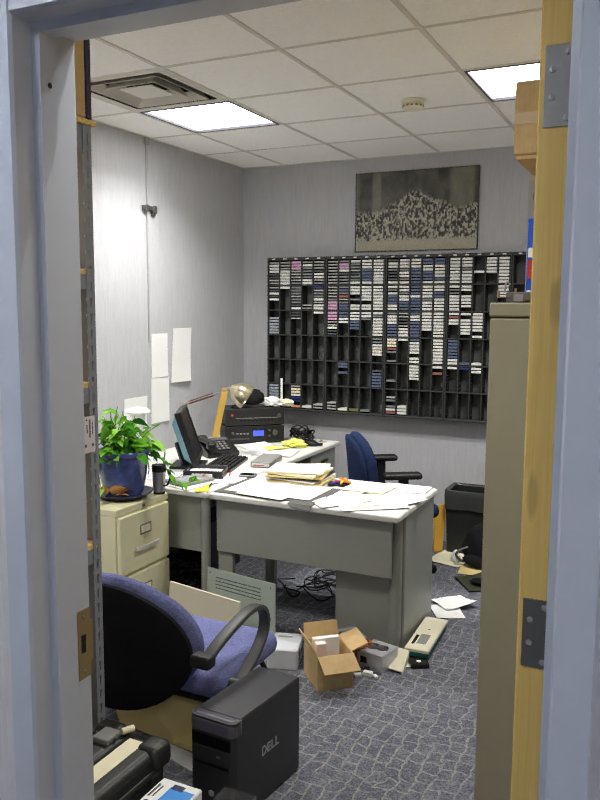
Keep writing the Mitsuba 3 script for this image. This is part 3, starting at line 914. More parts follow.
arm_pair(LB, LE, 'mat_arm_red', 'lower_arm')
arm_pair(LE, LH, 'mat_arm_red', 'upper_arm')
for q in (LB, LE, LH):
    part(la, 'joint', frame_of(cyl(0, 0, -.018, .018, .012, 18), q, (1, 0, 0), (0, 0, 1), (0, -1, 0)), 'mat_steel')
ax = unit((.78, .30, -.55))
sa = unit(np.cross(ax, (0, 1, 0)))
sh = lathe([(0.0, -.045), (.022, -.045), (.030, -.03), (.054, -.012), (.072, .018), (.080, .05), (.083, .085), (.080, .085), (.077, .05), (.069, .02), (.05, -.006), (.0, -.01)], sections=40)
part(la, 'lamp_shade', frame_of(sh, LH + ax * .03 + np.array([.02, 0, .005]), sa, np.cross(ax, sa), ax), 'mat_brass', 40)
part(la, 'bulb', lump(LH + ax * .075 + np.array([.02, 0, .005]), (.026, .026, .026), 3, 0, sub=2, flat=False), 'mat_pvc_white', 40)

# two stacked receivers, turned into the corner
def receiver(name, z0, z1, m, label):
    o = np.array([-2.885, 4.735, 0])
    e1, e2 = unit((.37, .335, 0)), unit((-.335, .37, 0))
    e1 = e1 * .90
    e2 = e2 * .82
    t = thing(name, label, 'receiver')

    def P(mesh):
        return frame_of(mesh, o, e1, e2, (0, 0, 1))
    part(t, 'case', P(bx(.01, .472, .012, .30, z0 + .008, z1, .004)), m)
    part(t, 'front_panel', P(bx(0, .482, 0, .014, z0 + .006, z1, .002)), m)
    for x in (.04, .43):
        for y in (.04, .26):
            part(t, 'foot', P(cyl(x, y, z0, z0 + .009, .012, 14)), 'mat_black')
    return t, P


def knob(t, P, x, z, r, name='knob', m='mat_knob'):
    part(t, name, P(frame_of(cyl(0, 0, 0, .016, r, 18), (x, 0.0, z), (1, 0, 0), (0, 0, 1), (0, -1, 0))), m, 40)


rc, P = receiver('radio_receiver', DZ, .848, 'mat_receiver_low', 'black radio receiver with a lit blue display, lower of the two')
bz = part(rc, 'display_bezel', P(bx(.215, .325, -.003, .002, .765, .825, .001)), 'mat_gloss_black')
k = part(rc, 'display', P(bx(.225, .315, -.0042, -.002, .775, .815, 0)), None, label='lit blue display')
scene[k] = {**scene[k], 'bsdf': {'type': 'ref', 'id': 'mat_screen_blue'}, 'emitter': {'type': 'area', 'radiance': {'type': 'rgb', 'value': [.10, .16, 1.1]}}}
for x, z, r in ((.405, .797, .022), (.06, .80, .012), (.36, .775, .009), (.36, .815, .009)):
    knob(rc, P, x, z, r)
for i in range(8):
    part(rc, 'button', P(bx(.03 + i * .021, .045 + i * .021, -.004, .002, .752, .762, .001)), 'mat_knob')
for i in range(4):
    part(rc, 'button', P(bx(.09 + i * .028, .108 + i * .028, -.004, .002, .790, .800, .001)), 'mat_grey_plastic')
ra, P = receiver('radio_receiver', .8485, .975, 'mat_receiver', 'dark grey radio receiver with a row of buttons, stacked on top')
knob(ra, P, .055, .93, .010, 'knob', 'mat_carton_red')
for i in range(9):
    part(ra, 'button', P(bx(.12 + i * .032, .140 + i * .032, -.004, .002, .885, .895, .001)), 'mat_black')
knob(ra, P, .44, .92, .016)
part(ra, 'label_strip', P(bx(.085, .43, -.0022, .001, .905, .909, 0)), 'mat_grey_plastic')
part(ra, 'vent_slot', P(cat([bx(.06 + i * .028, .075 + i * .028, .08, .25, .9745, .9757, 0) for i in range(13)])), 'mat_black')

bgx = thing('headset_bag', 'black cloth bag slumped on top of the receivers', 'bag')
part(bgx, 'bag', lump((-2.79, 4.93, 1.04), (.105, .07, .068), 4, .35, 5), 'mat_black_soft', True)
part(bgx, 'strap', tube(spline([(-2.86, 4.90, 1.0), (-2.9, 4.86, .982), (-2.87, 4.82, .98), (-2.80, 4.83, .985), (-2.75, 4.86, 1.0)], 30), .006, 8), 'mat_black_soft', 50)
single('crumpled_paper', lump((-2.665, 5.04, 1.008), (.075, .05, .042), 9, .5, 9), 'mat_paper', 'crumpled white paper on top of the receivers beside the black bag', 'paper', False)
single('paper_bag', lump((-2.585, 5.110, .998), (.055, .045, .03), 12, .4, 8), 'mat_paper_cream', 'small crumpled cream paper bag on top of the receivers', 'paper bag', False)
ro = thing('wireless_router', 'white wireless router with an upright antenna behind the receivers', 'router')
part(ro, 'case', xf(bx(-.06, .06, -.04, .04, 0, .03, .006), .74, (-2.66, 5.175, .976)), 'mat_pvc_white')
part(ro, 'antenna', cat(tube([(-2.652, 5.16, 1.0), (-2.652, 5.16, 1.175)], .0095, 12)), 'mat_pvc_white')
single('wooden_ruler', slab((-2.985, 4.70, .725), (-2.950, 4.73, .725), (-2.890, 4.795, 1.125), (-2.925, 4.765, 1.125), .006), 'mat_ruler', 'yellow wooden stick leaning against the left side of the receivers', 'ruler')

# phone, keyboard and clutter in front of the receivers
ph = thing('telephone', 'black desk telephone with a handset, between monitor and keyboard', 'telephone')
e1, e2 = unit((.60, .80, 0)), unit((-.80, .60, 0))


def PH(m, o=(-2.72, 4.25, DZ)):
    return frame_of(m, np.array(o), e1, e2, (0, 0, 1))


part(ph, 'base', PH(hull([(0, 0, 0), (.22, 0, 0), (0, .2, 0), (.22, .2, 0), (0, 0, .03), (.22, 0, .03), (0, .2, .095), (.22, .2, .095)])), 'mat_lcd_black')
part(ph, 'handset', PH(cat(rbox(.0, .055, -.005, .205, .085, .112, .012, 10), rbox(-.002, .06, -.012, .045, .055, .100, .014, 10), rbox(-.002, .06, .155, .212, .09, .122, .014, 10))), 'mat_lcd_black', 40)
for i in range(4):
    for j in range(3):
        z = .036 + .0650 * (.04 + i * .03) / .2
        part(ph, 'button', PH(bx(.085 + j * .03, .106 + j * .03, .03 + i * .03, .048 + i * .03, z - .004, z + .006, .002)), 'mat_grey_plastic')
part(ph, 'display', PH(slab((.08, .155, .085), (.2, .155, .085), (.2, .192, .097), (.08, .192, .097), .006)), 'mat_silver_dark')
part(ph, 'cord', tube(spline([(-2.71, 4.25, .80), (-2.68, 4.26, .745), (-2.655, 4.29, .727), (-2.63, 4.34, .727), (-2.59, 4.37, .727)], 40), .004, 6), 'mat_black', 50)

kb = thing('keyboard', 'black keyboard lying askew beside the grey modem', 'keyboard')
e1, e2 = unit((-.26, .966, 0)), unit((-.966, -.26, 0))


def KB(m):
    return frame_of(m, np.array([-2.36, 3.92, DZ]), e1, e2, (0, 0, 1))


part(kb, 'base', KB(hull([(0, 0, 0), (.44, 0, 0), (.44, .17, 0), (0, .17, 0), (0, 0, .014), (.44, 0, .014), (.44, .17, .026), (0, .17, .026)])), 'mat_lcd_black')
keys = []
for r_ in range(6):
    for c_ in range(19):
        if R2.random() < .96:
            z = .016 + .012 * (.014 + r_ * .025) / .17
            keys.append(KB(bx(.014 + c_ * .0218, .032 + c_ * .0218, .012 + r_ * .025, .031 + r_ * .025, z, z + .008, .0015)))
part(kb, 'keys', cat(keys), 'mat_black', kind='stuff')

lt = thing('letter_tray', 'low black letter tray with white labels in front of the monitor', 'letter tray')
e1, e2 = unit((.80, .30, 0)), unit((-.30, .80, 0))


def LT(m):
    return frame_of(m, np.array([-2.525, 3.68, DZ]), e1, e2, (0, 0, 1))


part(lt, 'tray', LT(cat(bx(0, .23, 0, .012, 0, .045), bx(0, .012, 0, .17, 0, .045), bx(.218, .23, 0, .17, 0, .045), bx(0, .23, .158, .17, 0, .05), bx(0, .23, 0, .17, 0, .006))), 'mat_lcd_black')
part(lt, 'label_card', LT(bx(.05, .17, -.0015, .001, .010, .030, 0)), 'mat_paper')
part(lt, 'papers', LT(bx(.016, .214, .016, .154, .006, .028, .001)), 'mat_paper')

mdm = thing('modem', 'small grey modem box beside the keyboard', 'modem')
e1, e2 = unit((.115, -.01, 0)), unit((.0, 1, 0))
part(mdm, 'case', xf(bx(-.065, .065, -.14, .14, 0, .038, .006), .22, (-2.305, 4.28, DZ)), 'mat_grey_plastic')
part(mdm, 'front_panel', xf(bx(-.055, .055, -.1425, -.139, .008, .028, .001), .22, (-2.305, 4.28, DZ)), 'mat_paper_grey')
part(mdm, 'indicator_strip', xf(bx(-.045, .020, -.1435, -.142, .013, .018, 0), .22, (-2.305, 4.28, DZ)), 'mat_carton_red')

yc = thing('yellow_gloves', 'crumpled yellow cloth lying in front of the receivers', 'cloth')
part(yc, 'cloth', lump((-2.42, 4.90, DZ + .019), (.085, .075, .030), 21, .55, 9), mat('yellow_cloth', (222, 222, 120), 0.9), False)
part(yc, 'tail', sheet(-2.47, 4.74, DZ + .001, .16, .12, .8, .004, .02), 'mat_yellow_cloth')
tp = thing('tape_roll', 'small black tape dispenser at the edge of the return desk', 'tape')
part(tp, 'body', lump((-2.325, 4.985, DZ + .017), (.055, .035, .025), 5, .15, 4), 'mat_black', True)
part(tp, 'cutter', xf(bx(-.01, .03, -.012, .012, .005, .022), .4, (-2.275, 5.0, DZ)), 'mat_black')
kk = thing('bunch_of_keys', 'small bunch of keys near the far end of the return desk', 'keys')
part(kk, 'ring', tube([(-2.36 + .02 * math.cos(a), 5.16 + .02 * math.sin(a), DZ + .004) for a in np.linspace(0, 6.2, 20)], .002, 6), 'mat_steel')
for a in (.3, 1.4, 2.6):
    part(kk, 'key', xf(bx(.015, .07, -.006, .006, 0, .003, .001), a, (-2.36, 5.16, DZ + .001)), 'mat_bronze')
wires = []
for i in range(9):
    a = R2.uniform(0, 6.28)
    c0 = np.array([-2.47 + R2.uniform(-.03, .03), 5.15 + R2.uniform(-.03, .03), DZ + .012])
    pts = [c0 + np.array([.07 * math.cos(a + t) + .01 * R2.normal(), .055 * math.sin(a + t) + .015 * R2.normal(), .012 * i * .6 + .015 * math.sin(3 * t) + .015]) for t in np.linspace(0, 6, 9)]
    wires.append(tube(spline(pts, 44), .0055, 6))
single('cable_heap', cat(wires), 'mat_black', 'tangle of black cables on the return desk beside the receivers', 'cables', True, kind='stuff')

# loose papers and small things on both desks
PAPERS = [  # cx, cy, w, h, rot, z offset, material, label
    (-2.405, 3.60, .215, .28, -.25, .000, 'paper_grey', 'pale grey notebook page at the left front corner of the desks'),
    (-2.62, 4.42, .22, .30, .5, .000, 'paper', 'white sheet under the telephone on the return desk'),
    (-2.48, 4.66, .24, .32, -.35, .001, 'paper', 'white sheet in front of the blue display'),
    (-2.62, 4.75, .22, .29, .9, .003, 'paper', 'white printed sheet close to the receivers'),
    (-2.37, 4.62, .18, .24, .2, .004, 'paper', 'white sheet at the edge of the return desk behind the modem'),
    (-2.68, 3.70, .20, .26, .15, .000, 'paper', 'white sheet between the plant and the monitor'),
    (-2.30, 3.80, .22, .28, .35, .000, 'paper', 'white sheet in front of the keyboard'),
    (-2.06, 3.92, .216, .28, .15, .000, 'paper', 'white sheet beside the dark cell phone'),
    (-2.02, 3.70, .216, .28, -.15, .007, 'paper', 'white sheet on the left half of the grey blotter'),
    (-1.80, 3.62, .28, .216, -.05, .008, 'paper', 'white sheet on the right half of the grey blotter'),
    (-1.90, 3.56, .28, .216, -.10, .010, 'paper', 'white sheet at the front edge of the blotter'),
    (-1.62, 3.72, .216, .28, -.45, .000, 'paper', 'white sheet right of the folder stack'),
    (-1.53, 3.60, .216, .28, -.7, .002, 'paper_grey', 'light grey sheet on the desk next to the coloured pens'),
    (-1.36, 3.62, .26, .34, -.95, .001, 'paper', 'large white envelope near the front right corner of the desk'),
    (-1.40, 3.66, .23, .30, -.75, .004, 'paper_cream', 'cream folder on top of the papers at the right end'),
    (-1.30, 3.86, .28, .216, .15, .000, 'paper', 'white sheet along the right edge of the desk'),
    (-1.42, 3.93, .30, .22, -.12, .003, 'paper', 'white folder behind the cream one, at the right end'),
    (-1.26, 3.72, .20, .26, -.5, .006, 'paper', 'small white sheet by the desk corner'),
    (-1.30, 4.00, .25, .18, .05, .005, 'paper', 'white sheet at the back right corner of the desk'),
]
for cx, cy, w, h, r_, dz, m, lb in PAPERS:
    single('paper_sheet', sheet(cx, cy, DZ + dz, w, h, r_, .0016, .0035, 6, R2.uniform(0, .02)), 'mat_' + m, lb, 'paper')
single('desk_calendar', sheet(-1.90, 3.665, DZ + .0066, .50, .30, .0, .002, .002, 6, 0), 'mat_paper', 'large white calendar pad lying on the grey blotter', 'desk pad')
nb = thing('notebook', 'flat silver-grey notebook at the left front corner, a pen beside it', 'notebook')
part(nb, 'cover', xf(bx(-.085, .085, -.115, .115, 0, .016, .003), -.30, (-2.44, 3.615, DZ + .004)), 'mat_grey_plastic')
part(nb, 'label', xf(bx(-.05, .05, -.06, .06, .016, .0168, 0), -.30, (-2.44, 3.615, DZ + .004)), 'mat_silver_box')
single('sticky_note', sheet(-2.265, 3.475, DZ + .002, .075, .075, .5, .001, .004, 5, .06), 'mat_yellow_note', 'yellow sticky note at the front edge of the return desk', 'sticky note')


def pen(x0, y0, x1, y1, z, m, label):
    t = thing('pen', label, 'pen')
    a, b = np.array([x0, y0, z + .0045]), np.array([x1, y1, z + .0045])
    part(t, 'barrel', tube([a, a + (b - a) * .9], .0042, 10), m)
    part(t, 'tip', tube([a + (b - a) * .9, b], [.0036, .001], 10), 'mat_steel')


pen(-2.245, 3.50, -2.30, 3.63, DZ + .002, 'mat_black', 'black pen lying near the yellow sticky note')
pen(-2.43, 3.80, -2.40, 3.69, DZ + .02, 'mat_carton_red', 'red pen lying in front of the letter tray')
pen(-2.36, 3.93, -2.30, 3.82, DZ + .004, 'mat_carton_red', 'red pen lying in front of the keyboard')
cp = thing('cell_phone', 'small dark cell phone lying on white papers', 'phone')
part(cp, 'body', xf(rbox(-.05, .05, -.035, .035, 0, .014, .006, 10), .35, (-2.215, 3.885, DZ + .003)), 'mat_silver_dark', 40)
part(cp, 'screen', xf(bx(-.036, .036, -.026, .026, .0135, .0146, 0), .35, (-2.215, 3.885, DZ + .003)), 'mat_gloss_black')
single('eyeglass_case', xf(rbox(-.06, .06, -.025, .025, 0, .02, .0095, 10), .05, (-2.085, 4.02, DZ + .004)), 'mat_black', 'narrow black case beside the folder stack', 'case', 40)
bl = thing('desk_blotter', 'grey desk blotter hanging over the front edge of the desk', 'desk blotter')
part(bl, 'pad', cat(bx(-2.19, -1.60, 3.478, 3.83, DZ, DZ + .006, .001), bx(-1.73, -1.60, 3.43, 3.48, DZ + .0005, DZ + .0055, .001)), 'mat_blotter')
part(bl, 'lip', slab((-1.73, 3.428, DZ + .003), (-1.60, 3.428, DZ + .003), (-1.60, 3.41, DZ - .018), (-1.70, 3.415, DZ - .010), .004), 'mat_blotter')
# stack of folders
STK = [('manila', .006, .05, 'bottom manila folder of the stack'), ('paper', .008, -.10, 'white paper sheaf above the bottom folder of the stack'), ('dark_green', .005, .02, 'dark folder in the middle of the stack'),
       ('manila', .008, .18, 'manila folder in the upper half of the stack'), ('paper_cream', .012, -.05, 'cream folder near the top of the stack'), ('paper_cream', .006, .22, 'topmost cream folder of the stack, turned to the right')]
z = DZ + .0065
for m, h, r_, lb in STK:
    mm = sheet(-1.90 + R2.uniform(-.015, .015), 3.93 + R2.uniform(-.015, .015), z, .32, .25, r_, h, .004, 6, .02)
    single('folder', mm, 'mat_' + m, lb, 'folder')
    z += h + .0045
single('open_folder', slab((-1.60, 3.80, DZ + .012), (-1.36, 3.80, DZ + .012), (-1.34, 3.98, DZ + .016), (-1.58, 4.0, DZ + .016), .003), 'mat_paper_cream', 'cream folder beside the coloured pens, dark line along its edge', 'folder')
tn = thing('pen_tray', 'black tray with purple, orange and yellow pens', 'pen tray')
part(tn, 'tray', xf(bx(-.06, .06, -.035, .035, 0, .012, .003), .2, (-1.655, 3.92, DZ + .004)), 'mat_black')
for i, (m, a) in enumerate((('purple', .9), ('orange', -.4), ('yellow', 1.7), ('orange', 2.6))):
    if 'mat_' + m not in scene:
        mat(m, {'purple': (86, 40, 170), 'orange': (226, 120, 40), 'yellow': (232, 206, 60)}[m], .5)
    c0 = np.array([-1.65 + .01 * i, 3.915, DZ + .024 + .004 * i])
    dv = np.array([math.cos(a), math.sin(a), .08]) * .05
    part(tn, 'crayon', tube([c0 - dv, c0 + dv], .006, 8), 'mat_' + m)

# ---------------------------------------------------------------- blue chair behind the desk
def office_base(t, x, y, z_seat, r, m, rot=0.0, zc=.055):
    part(t, 'gas_column', cyl(x, y, zc, z_seat, .025, 20), 'mat_black', 40)
    for i in range(5):
        a = rot + i * 2 * np.pi / 5
        c, s = math.cos(a), math.sin(a)
        leg = part(t, 'leg', hull([(x + .02 * c - .018 * s * q, y + .02 * s + .018 * c * q, z_) for q in (-1, 1) for z_ in (zc, zc + .05)] + [(x + r * c - .012 * s * q, y + r * s + .012 * c * q, z_) for q in (-1, 1) for z_ in (zc, zc + .022)]), m)
        part(leg, 'caster', frame_of(cyl(0, 0, -.018, .018, .026, 18), (x + r * c, y + r * s, .027), (c, s, 0), (0, 0, 1), (s, -c, 0)), 'mat_black', 40)


ch = thing('office_chair', 'navy blue office chair with black T-shaped armrests behind the desk', 'chair')
CX, CY = -1.635, 4.69
f_, s_ = unit((.83, .55, 0)), unit((-.55, .83, 0))


def CH(m):
    return frame_of(m, np.array([CX, CY, 0]), f_, s_, (0, 0, 1))


def superback(w, h, z0, thick, bow, n=2.6, lean=0.0, x0=0.0):
    """upholstered back in local x (forward), y (side), z: rounded outline, bowed, thickness along x"""
    A = np.linspace(0, 2 * np.pi, 48, endpoint=False)
    ring_ = np.stack([np.sign(np.cos(A)) * np.abs(np.cos(A)) ** (2 / n), np.sign(np.sin(A)) * np.abs(np.sin(A)) ** (2 / n)], -1)
    V, F = [], []
    levels = [(1.0, 0), (1.0, .0)]
    rings = [(.0, 0), (.35, 0), (.7, 0), (.92, .0), (1.0, .25), (1.0, .75), (.92, 1.0), (.7, 1.08), (.35, 1.15), (0, 1.18)]
    for s, dep in rings:
        for a, b in ring_:
            yy, zz = a * s * w / 2, z0 + h / 2 + b * s * h / 2
            V.append((x0 + dep * thick + bow * (yy / (w / 2)) ** 2 - lean * (zz - z0), yy, zz))
    K = len(ring_)
    for i in range(len(rings) - 1):
        for j in range(K):
            k2 = (j + 1) % K
            F += [[i * K + j, i * K + k2, (i + 1) * K + k2], [i * K + j, (i + 1) * K + k2, (i + 1) * K + j]]
    m = trimesh.Trimesh(np.array(V), F, process=True)
    m.merge_vertices()
    if m.volume < 0:
        m.invert()
    return m


part(ch, 'back_shell', CH(superback(.43, .50, .40, .03, .05, 2.6, .10, -.235)), 'mat_chair_navy', 50)
part(ch, 'backrest', CH(superback(.45, .52, .395, .07, .05, 2.6, .10, -.205)), 'mat_chair_navy', 50)
part(ch, 'seat', CH(rbox(-.20, .27, -.24, .24, .40, .49, .04, 14)), 'mat_chair_navy', 40)
part(ch, 'seat_pan', CH(bx(-.15, .2, -.15, .15, .37, .402, .01)), 'mat_black')
part(ch, 'back_bracket', CH(ribbon(spline([(-.1, 0, .385), (-.22, 0, .39), (-.262, 0, .46), (-.275, 0, .60)], 20), .07, .012, (0, 1, 0))), 'mat_black', 50)
for sg in (-1, 1):
    am = part(ch, 'armrest', CH(rbox(-.11, .125, sg * .29 - .042, sg * .29 + .042, .672, .712, .019, 14)), 'mat_arm_black', 40)
    part(am, 'arm_post', CH(cat(bx(-.015, .045, sg * .29 - .014, sg * .29 + .014, .38, .68, .006), bx(-.015, .045, min(sg * .1, sg * .30), max(sg * .1, sg * .30), .37, .395, .005))), 'mat_arm_black')
office_base(ch, CX, CY, .38, .29, 'mat_black', .35)

# ---------------------------------------------------------------- low blue chair in the foreground
c1 = thing('swivel_chair', 'low blue fabric swivel chair with looped grey arms, black back towards the door', 'chair')
KX, KY = -1.868, 2.26


def C1(m):
    return frame_of(m, np.array([KX, KY, 0]), (0, 1, 0), (-1, 0, 0), (0, 0, 1))


part(c1, 'back_shell', C1(superback(.685, .485, .195, .035, .06, 2.0, .04, -.06)), 'mat_chair_shell', 50)
part(c1, 'backrest', C1(superback(.705, .480, .220, .06, .06, 2.0, .04, -.022)), 'mat_chair_blue', 50)
part(c1, 'seat', rbox(-2.15, -1.455, 2.33, 2.83, .245, .345, .045, 16), 'mat_chair_blue', 40)
part(c1, 'seat_pan', bx(-2.06, -1.53, 2.36, 2.78, .215, .25, .012), 'mat_black')
for sg, xa in ((1, -1.430), (-1, -2.205)):
    pts = [(xa, 2.215, .475), (xa, 2.30, .505), (xa, 2.43, .535), (xa, 2.545, .545), (xa, 2.620, .515), (xa, 2.640, .455), (xa, 2.60, .385), (xa, 2.51, .325), (xa, 2.42, .285)]
    am = part(c1, 'arm', ribbon(spline(pts, 54), .046, .022, (1, 0, 0)), 'mat_arm_grey', 50)
    part(am, 'arm_mount', rbox(xa - .026 - (.03 if sg > 0 else 0), xa + .026 + (.03 if sg < 0 else 0), 2.185, 2.24, .445, .492, .012, 10), 'mat_arm_black', 40)
    part(am, 'arm_knob', frame_of(cyl(0, 0, -.03, .03, .026, 20, .006), (xa, 2.42, .288), (0, 1, 0), (0, 0, 1), (1, 0, 0)), 'mat_arm_grey', 40)
    part(am, 'arm_bracket', bx(min(xa, xa - sg * .12), max(xa, xa - sg * .12), 2.39, 2.45, .222, .246, .004), 'mat_black')
part(c1, 'front_bar', tube(spline([(-1.70, 2.80, .235), (-1.66, 2.88, .21), (-1.60, 2.925, .13), (-1.575, 2.93, .02)], 20), .012, 10), 'mat_black', 50)
office_base(c1, -1.80, 2.66, .22, .20, 'mat_black', .5)

# ---------------------------------------------------------------- left shelf unit of slotted angle
su = thing('shelf_unit', 'grey slotted-angle steel shelf unit just inside the door, chipboard shelves', 'shelf')
SX0, SX1, SY0, SY1, STOP = -2.16, -1.710, 1.24, 2.008, 2.268


def slotted(L, w, t=.002):
    """flat steel strip with two staggered kinds of keyhole slots: x in 0..w, y in 0..L"""
    P_ = sbox(0, 0, w, L)
    holes = []
    z_ = .03
    while z_ < L - .03:
        key_ = unary_union([Point(w * .5, z_ + .013).buffer(.0065, 4), Polygon([(w * .5 - .0055, z_ + .012), (w * .5 + .0055, z_ + .012), (w * .5 + .0022, z_ - .014), (w * .5 - .0022, z_ - .014)])])
        holes.append(key_)
        z_ += .0508
    return prism(P_.difference(unary_union(holes)), t)


for (px_, py_, sx, sy) in ((SX1, SY1, -1, -1), (SX1, SY0, -1, 1), (SX0, SY1, 1, -1), (SX0, SY0, 1, 1)):
    a_ = frame_of(slotted(STOP, .038), (px_, py_, 0), (0, sy, 0), (0, 0, 1), (sx, 0, 0))
    b_ = frame_of(slotted(STOP, .060), (px_, py_, 0), (sx, 0, 0), (0, 0, 1), (0, sy, 0))
    part(su, 'post', cat(a_, b_), 'mat_shelf_grey')
LEV = [(2.262, 2.185), (1.800, 1.752), (1.437, 1.386), (.900, .850), (.16, .11)]
for zt, zb in LEV:
    part(su, 'beam', cat(bx(SX1 - .012, SX1 - .003, SY0 + .004, SY1 - .004, zb, zt, .001)), 'mat_shelf_grey')
    part(su, 'beam', cat(bx(SX0 + .003, SX0 + .012, SY0 + .004, SY1 - .004, zb, zt, .001)), 'mat_shelf_grey')
    part(su, 'beam', cat(bx(SX0 + .003, SX1 - .003, SY1 - .012, SY1 - .003, zb, zt, .001)), 'mat_shelf_grey')
    part(su, 'beam', cat(bx(SX0 + .003, SX1 - .003, SY0 + .003, SY0 + .012, zb, zt, .001)), 'mat_shelf_grey')
    part(su, 'shelf_board', bx(SX0 + .004, SX1 + (.004 if zt > 2.2 else -.004), SY0 + .004, SY1 + (.02 if zt > 2.2 else -.004), zt, zt + .016, .001), 'mat_chip')
sg_ = part(su, 'load_label', bx(SX1 + .0005, SX1 + .0015, 1.915, 1.990, 1.226, 1.345, 0), 'mat_label_pink', label='pale printed load label with small dark print')
for i, (a, b, c, d_) in enumerate(((1.920, 1.930, 1.25, 1.33), (1.933, 1.939, 1.262, 1.335), (1.950, 1.955, 1.29, 1.318), (1.962, 1.969, 1.275, 1.335), (1.976, 1.980, 1.285, 1.327))):
    part(sg_, 'print_line', bx(SX1 + .0015, SX1 + .0018, a, b, c, d_, 0), 'mat_print_dark')
for y_, z_ in ((1.944, 1.250), (1.978, 1.250)):
    part(sg_, 'print_mark', frame_of(cyl(0, 0, 0, .0004, .006, 14, 0.0001), (SX1 + .0015, y_, z_), (0, 1, 0), (0, 0, 1), (1, 0, 0)), 'mat_print_dark')
part(sg_, 'print_mark', frame_of(cyl(0, 0, 0, .0004, .003, 14, 0.0001), (SX1 + .0015, 1.950, 1.334), (0, 1, 0), (0, 0, 1), (1, 0, 0)), 'mat_black')


def closed_carton(name, x0, x1, y0, y1, z0, z1, label, tape=True):
    t = thing(name, label, 'box')
    part(t, 'carton', bx(x0, x1, y0, y1, z0, z1, .004), 'mat_card')
    if tape:
        part(t, 'tape', bx(x0 - .0006, x1 + .0006, (y0 + y1) / 2 - .025, (y0 + y1) / 2 + .025, z1 - .06, z1 + .0006, 0), mat('tape', (190, 168, 130), 0.3) if 'mat_tape' not in scene else 'mat_tape')
    return t


closed_carton('cardboard_box', -2.13, -1.708, 1.42, 1.986, 2.279, 2.64, 'brown cardboard box on the top shelf of the left shelf unit')
bi = thing('binder', 'dark navy binder standing against the brown box on the top shelf', 'binder')
part(bi, 'cover', bx(-2.09, -1.706, 1.988, 2.011, 2.2795, 2.62, .003), 'mat_navy')
part(bi, 'pages', bx(-2.08, -1.71, 1.992, 2.007, 2.29, 2.622, 0), 'mat_paper_grey')
closed_carton('cardboard_box', -2.12, -1.755, 1.36, 1.93, .176, .50, 'brown cardboard box on the lowest shelf of the left shelf unit')

# ---------------------------------------------------------------- black rugged case, toner carton, tower in the foreground
pc = thing('rugged_case', 'black rugged equipment case with a grey latch on the floor by the shelf', 'case')
part(pc, 'lower_shell', rbox(-1.700, -1.560, 1.42, 1.99, .0, .300, .030, 14), 'mat_case_black', 40)
part(pc, 'lid', rbox(-1.555, -1.425, 1.42, 1.965, .0, .300, .030, 14), 'mat_case_black', 40)
part(pc, 'seam_band', bx(-1.562, -1.553, 1.45, 1.945, .02, .285, .002), 'mat_black')
part(pc, 'ridge', cat(rbox(-1.475, -1.418, 1.44, 1.945, .215, .245, .012, 10), *[rbox(-1.470, -1.414, y_, y_ + .06, .03, .235, .012, 10) for y_ in (1.50, 1.68, 1.87)]), 'mat_case_black', 40)
part(pc, 'corner_bumper', rbox(-1.50, -1.41, 1.885, 1.985, .225, .310, .026, 12), 'mat_case_black', 40)
part(pc, 'corner_bumper', rbox(-1.698, -1.60, 1.93, 1.995, .225, .310, .02, 12), 'mat_case_black', 40)
lt_ = part(pc, 'latch', rbox(-1.645, -1.580, 1.86, 1.935, .297, .318, .006, 10), 'mat_case_grey', 40)
part(lt_, 'latch_pin', tube([(-1.655, 1.898, .308), (-1.57, 1.898, .308)], .005, 10), 'mat_steel_dark')
part(pc, 'side_latch', rbox(-1.428, -1.404, 1.76, 1.80, .13, .20, .008, 10), 'mat_case_grey', 40)
part(pc, 'label_card', bx(-1.545, -1.485, 1.50, 1.93, .2995, .3012, 0), 'mat_paper_cream')
single('rolled_paper', tube([(-1.580, 1.935, .312), (-1.560, 1.972, .312)], .011, 14), 'mat_paper_cream', 'small cream paper roll lying on the end of the black case', 'paper', 40)

tb = thing('toner_carton', 'white carton with a blue label at the bottom edge of the view', 'box')
TX0, TX1, TY0, TY1, TZ = -1.366, -1.225, 1.50, 1.868, .252
part(tb, 'carton', bx(TX0, TX1, TY0, TY1, 0, TZ, .004), 'mat_box_white')
part(tb, 'blue_label', bx(-1.315, TX1 - .006, 1.52, 1.835, TZ - .001, TZ + .0007, 0), 'mat_toner_blue')
part(tb, 'blue_label', bx(TX1 - .001, TX1 + .0007, 1.52, 1.835, .09, TZ - .012, 0), 'mat_toner_blue')
part(tb, 'print_mark', cat(bx(-1.312, -1.272, 1.822, 1.850, TZ, TZ + .0012, 0)).difference(bx(-1.300, -1.284, 1.828, 1.840, TZ - .01, TZ + .01, 0)) if False else bx(-1.312, -1.272, 1.826, 1.850, TZ, TZ + .0012, 0), 'mat_toner_navy')
part(tb, 'colour_dot', cyl(-1.342, 1.742, TZ, TZ + .001, .012, 24, .0002), 'mat_toner_navy', label='dark colour dot')
part(tb, 'print_line', bx(-1.357, -1.350, 1.770, 1.835, TZ, TZ + .0009, 0), 'mat_print_dark')
part(tb, 'print_line', bx(-1.343, -1.338, 1.775, 1.830, TZ, TZ + .0009, 0), 'mat_print_dark')

dt = thing('computer_tower', 'black desktop computer tower standing on the carpet in front of the blue chair', 'computer')
DO = np.array([-1.405, 2.062, 0.0])
du, dv_ = unit((.178, -.010, 0)), unit((.048, .393, 0))
dv_ = unit(np.array([.045, .396, 0]))


def DT(m):
    return frame_of(m, DO, du, dv_, (0, 0, 1))


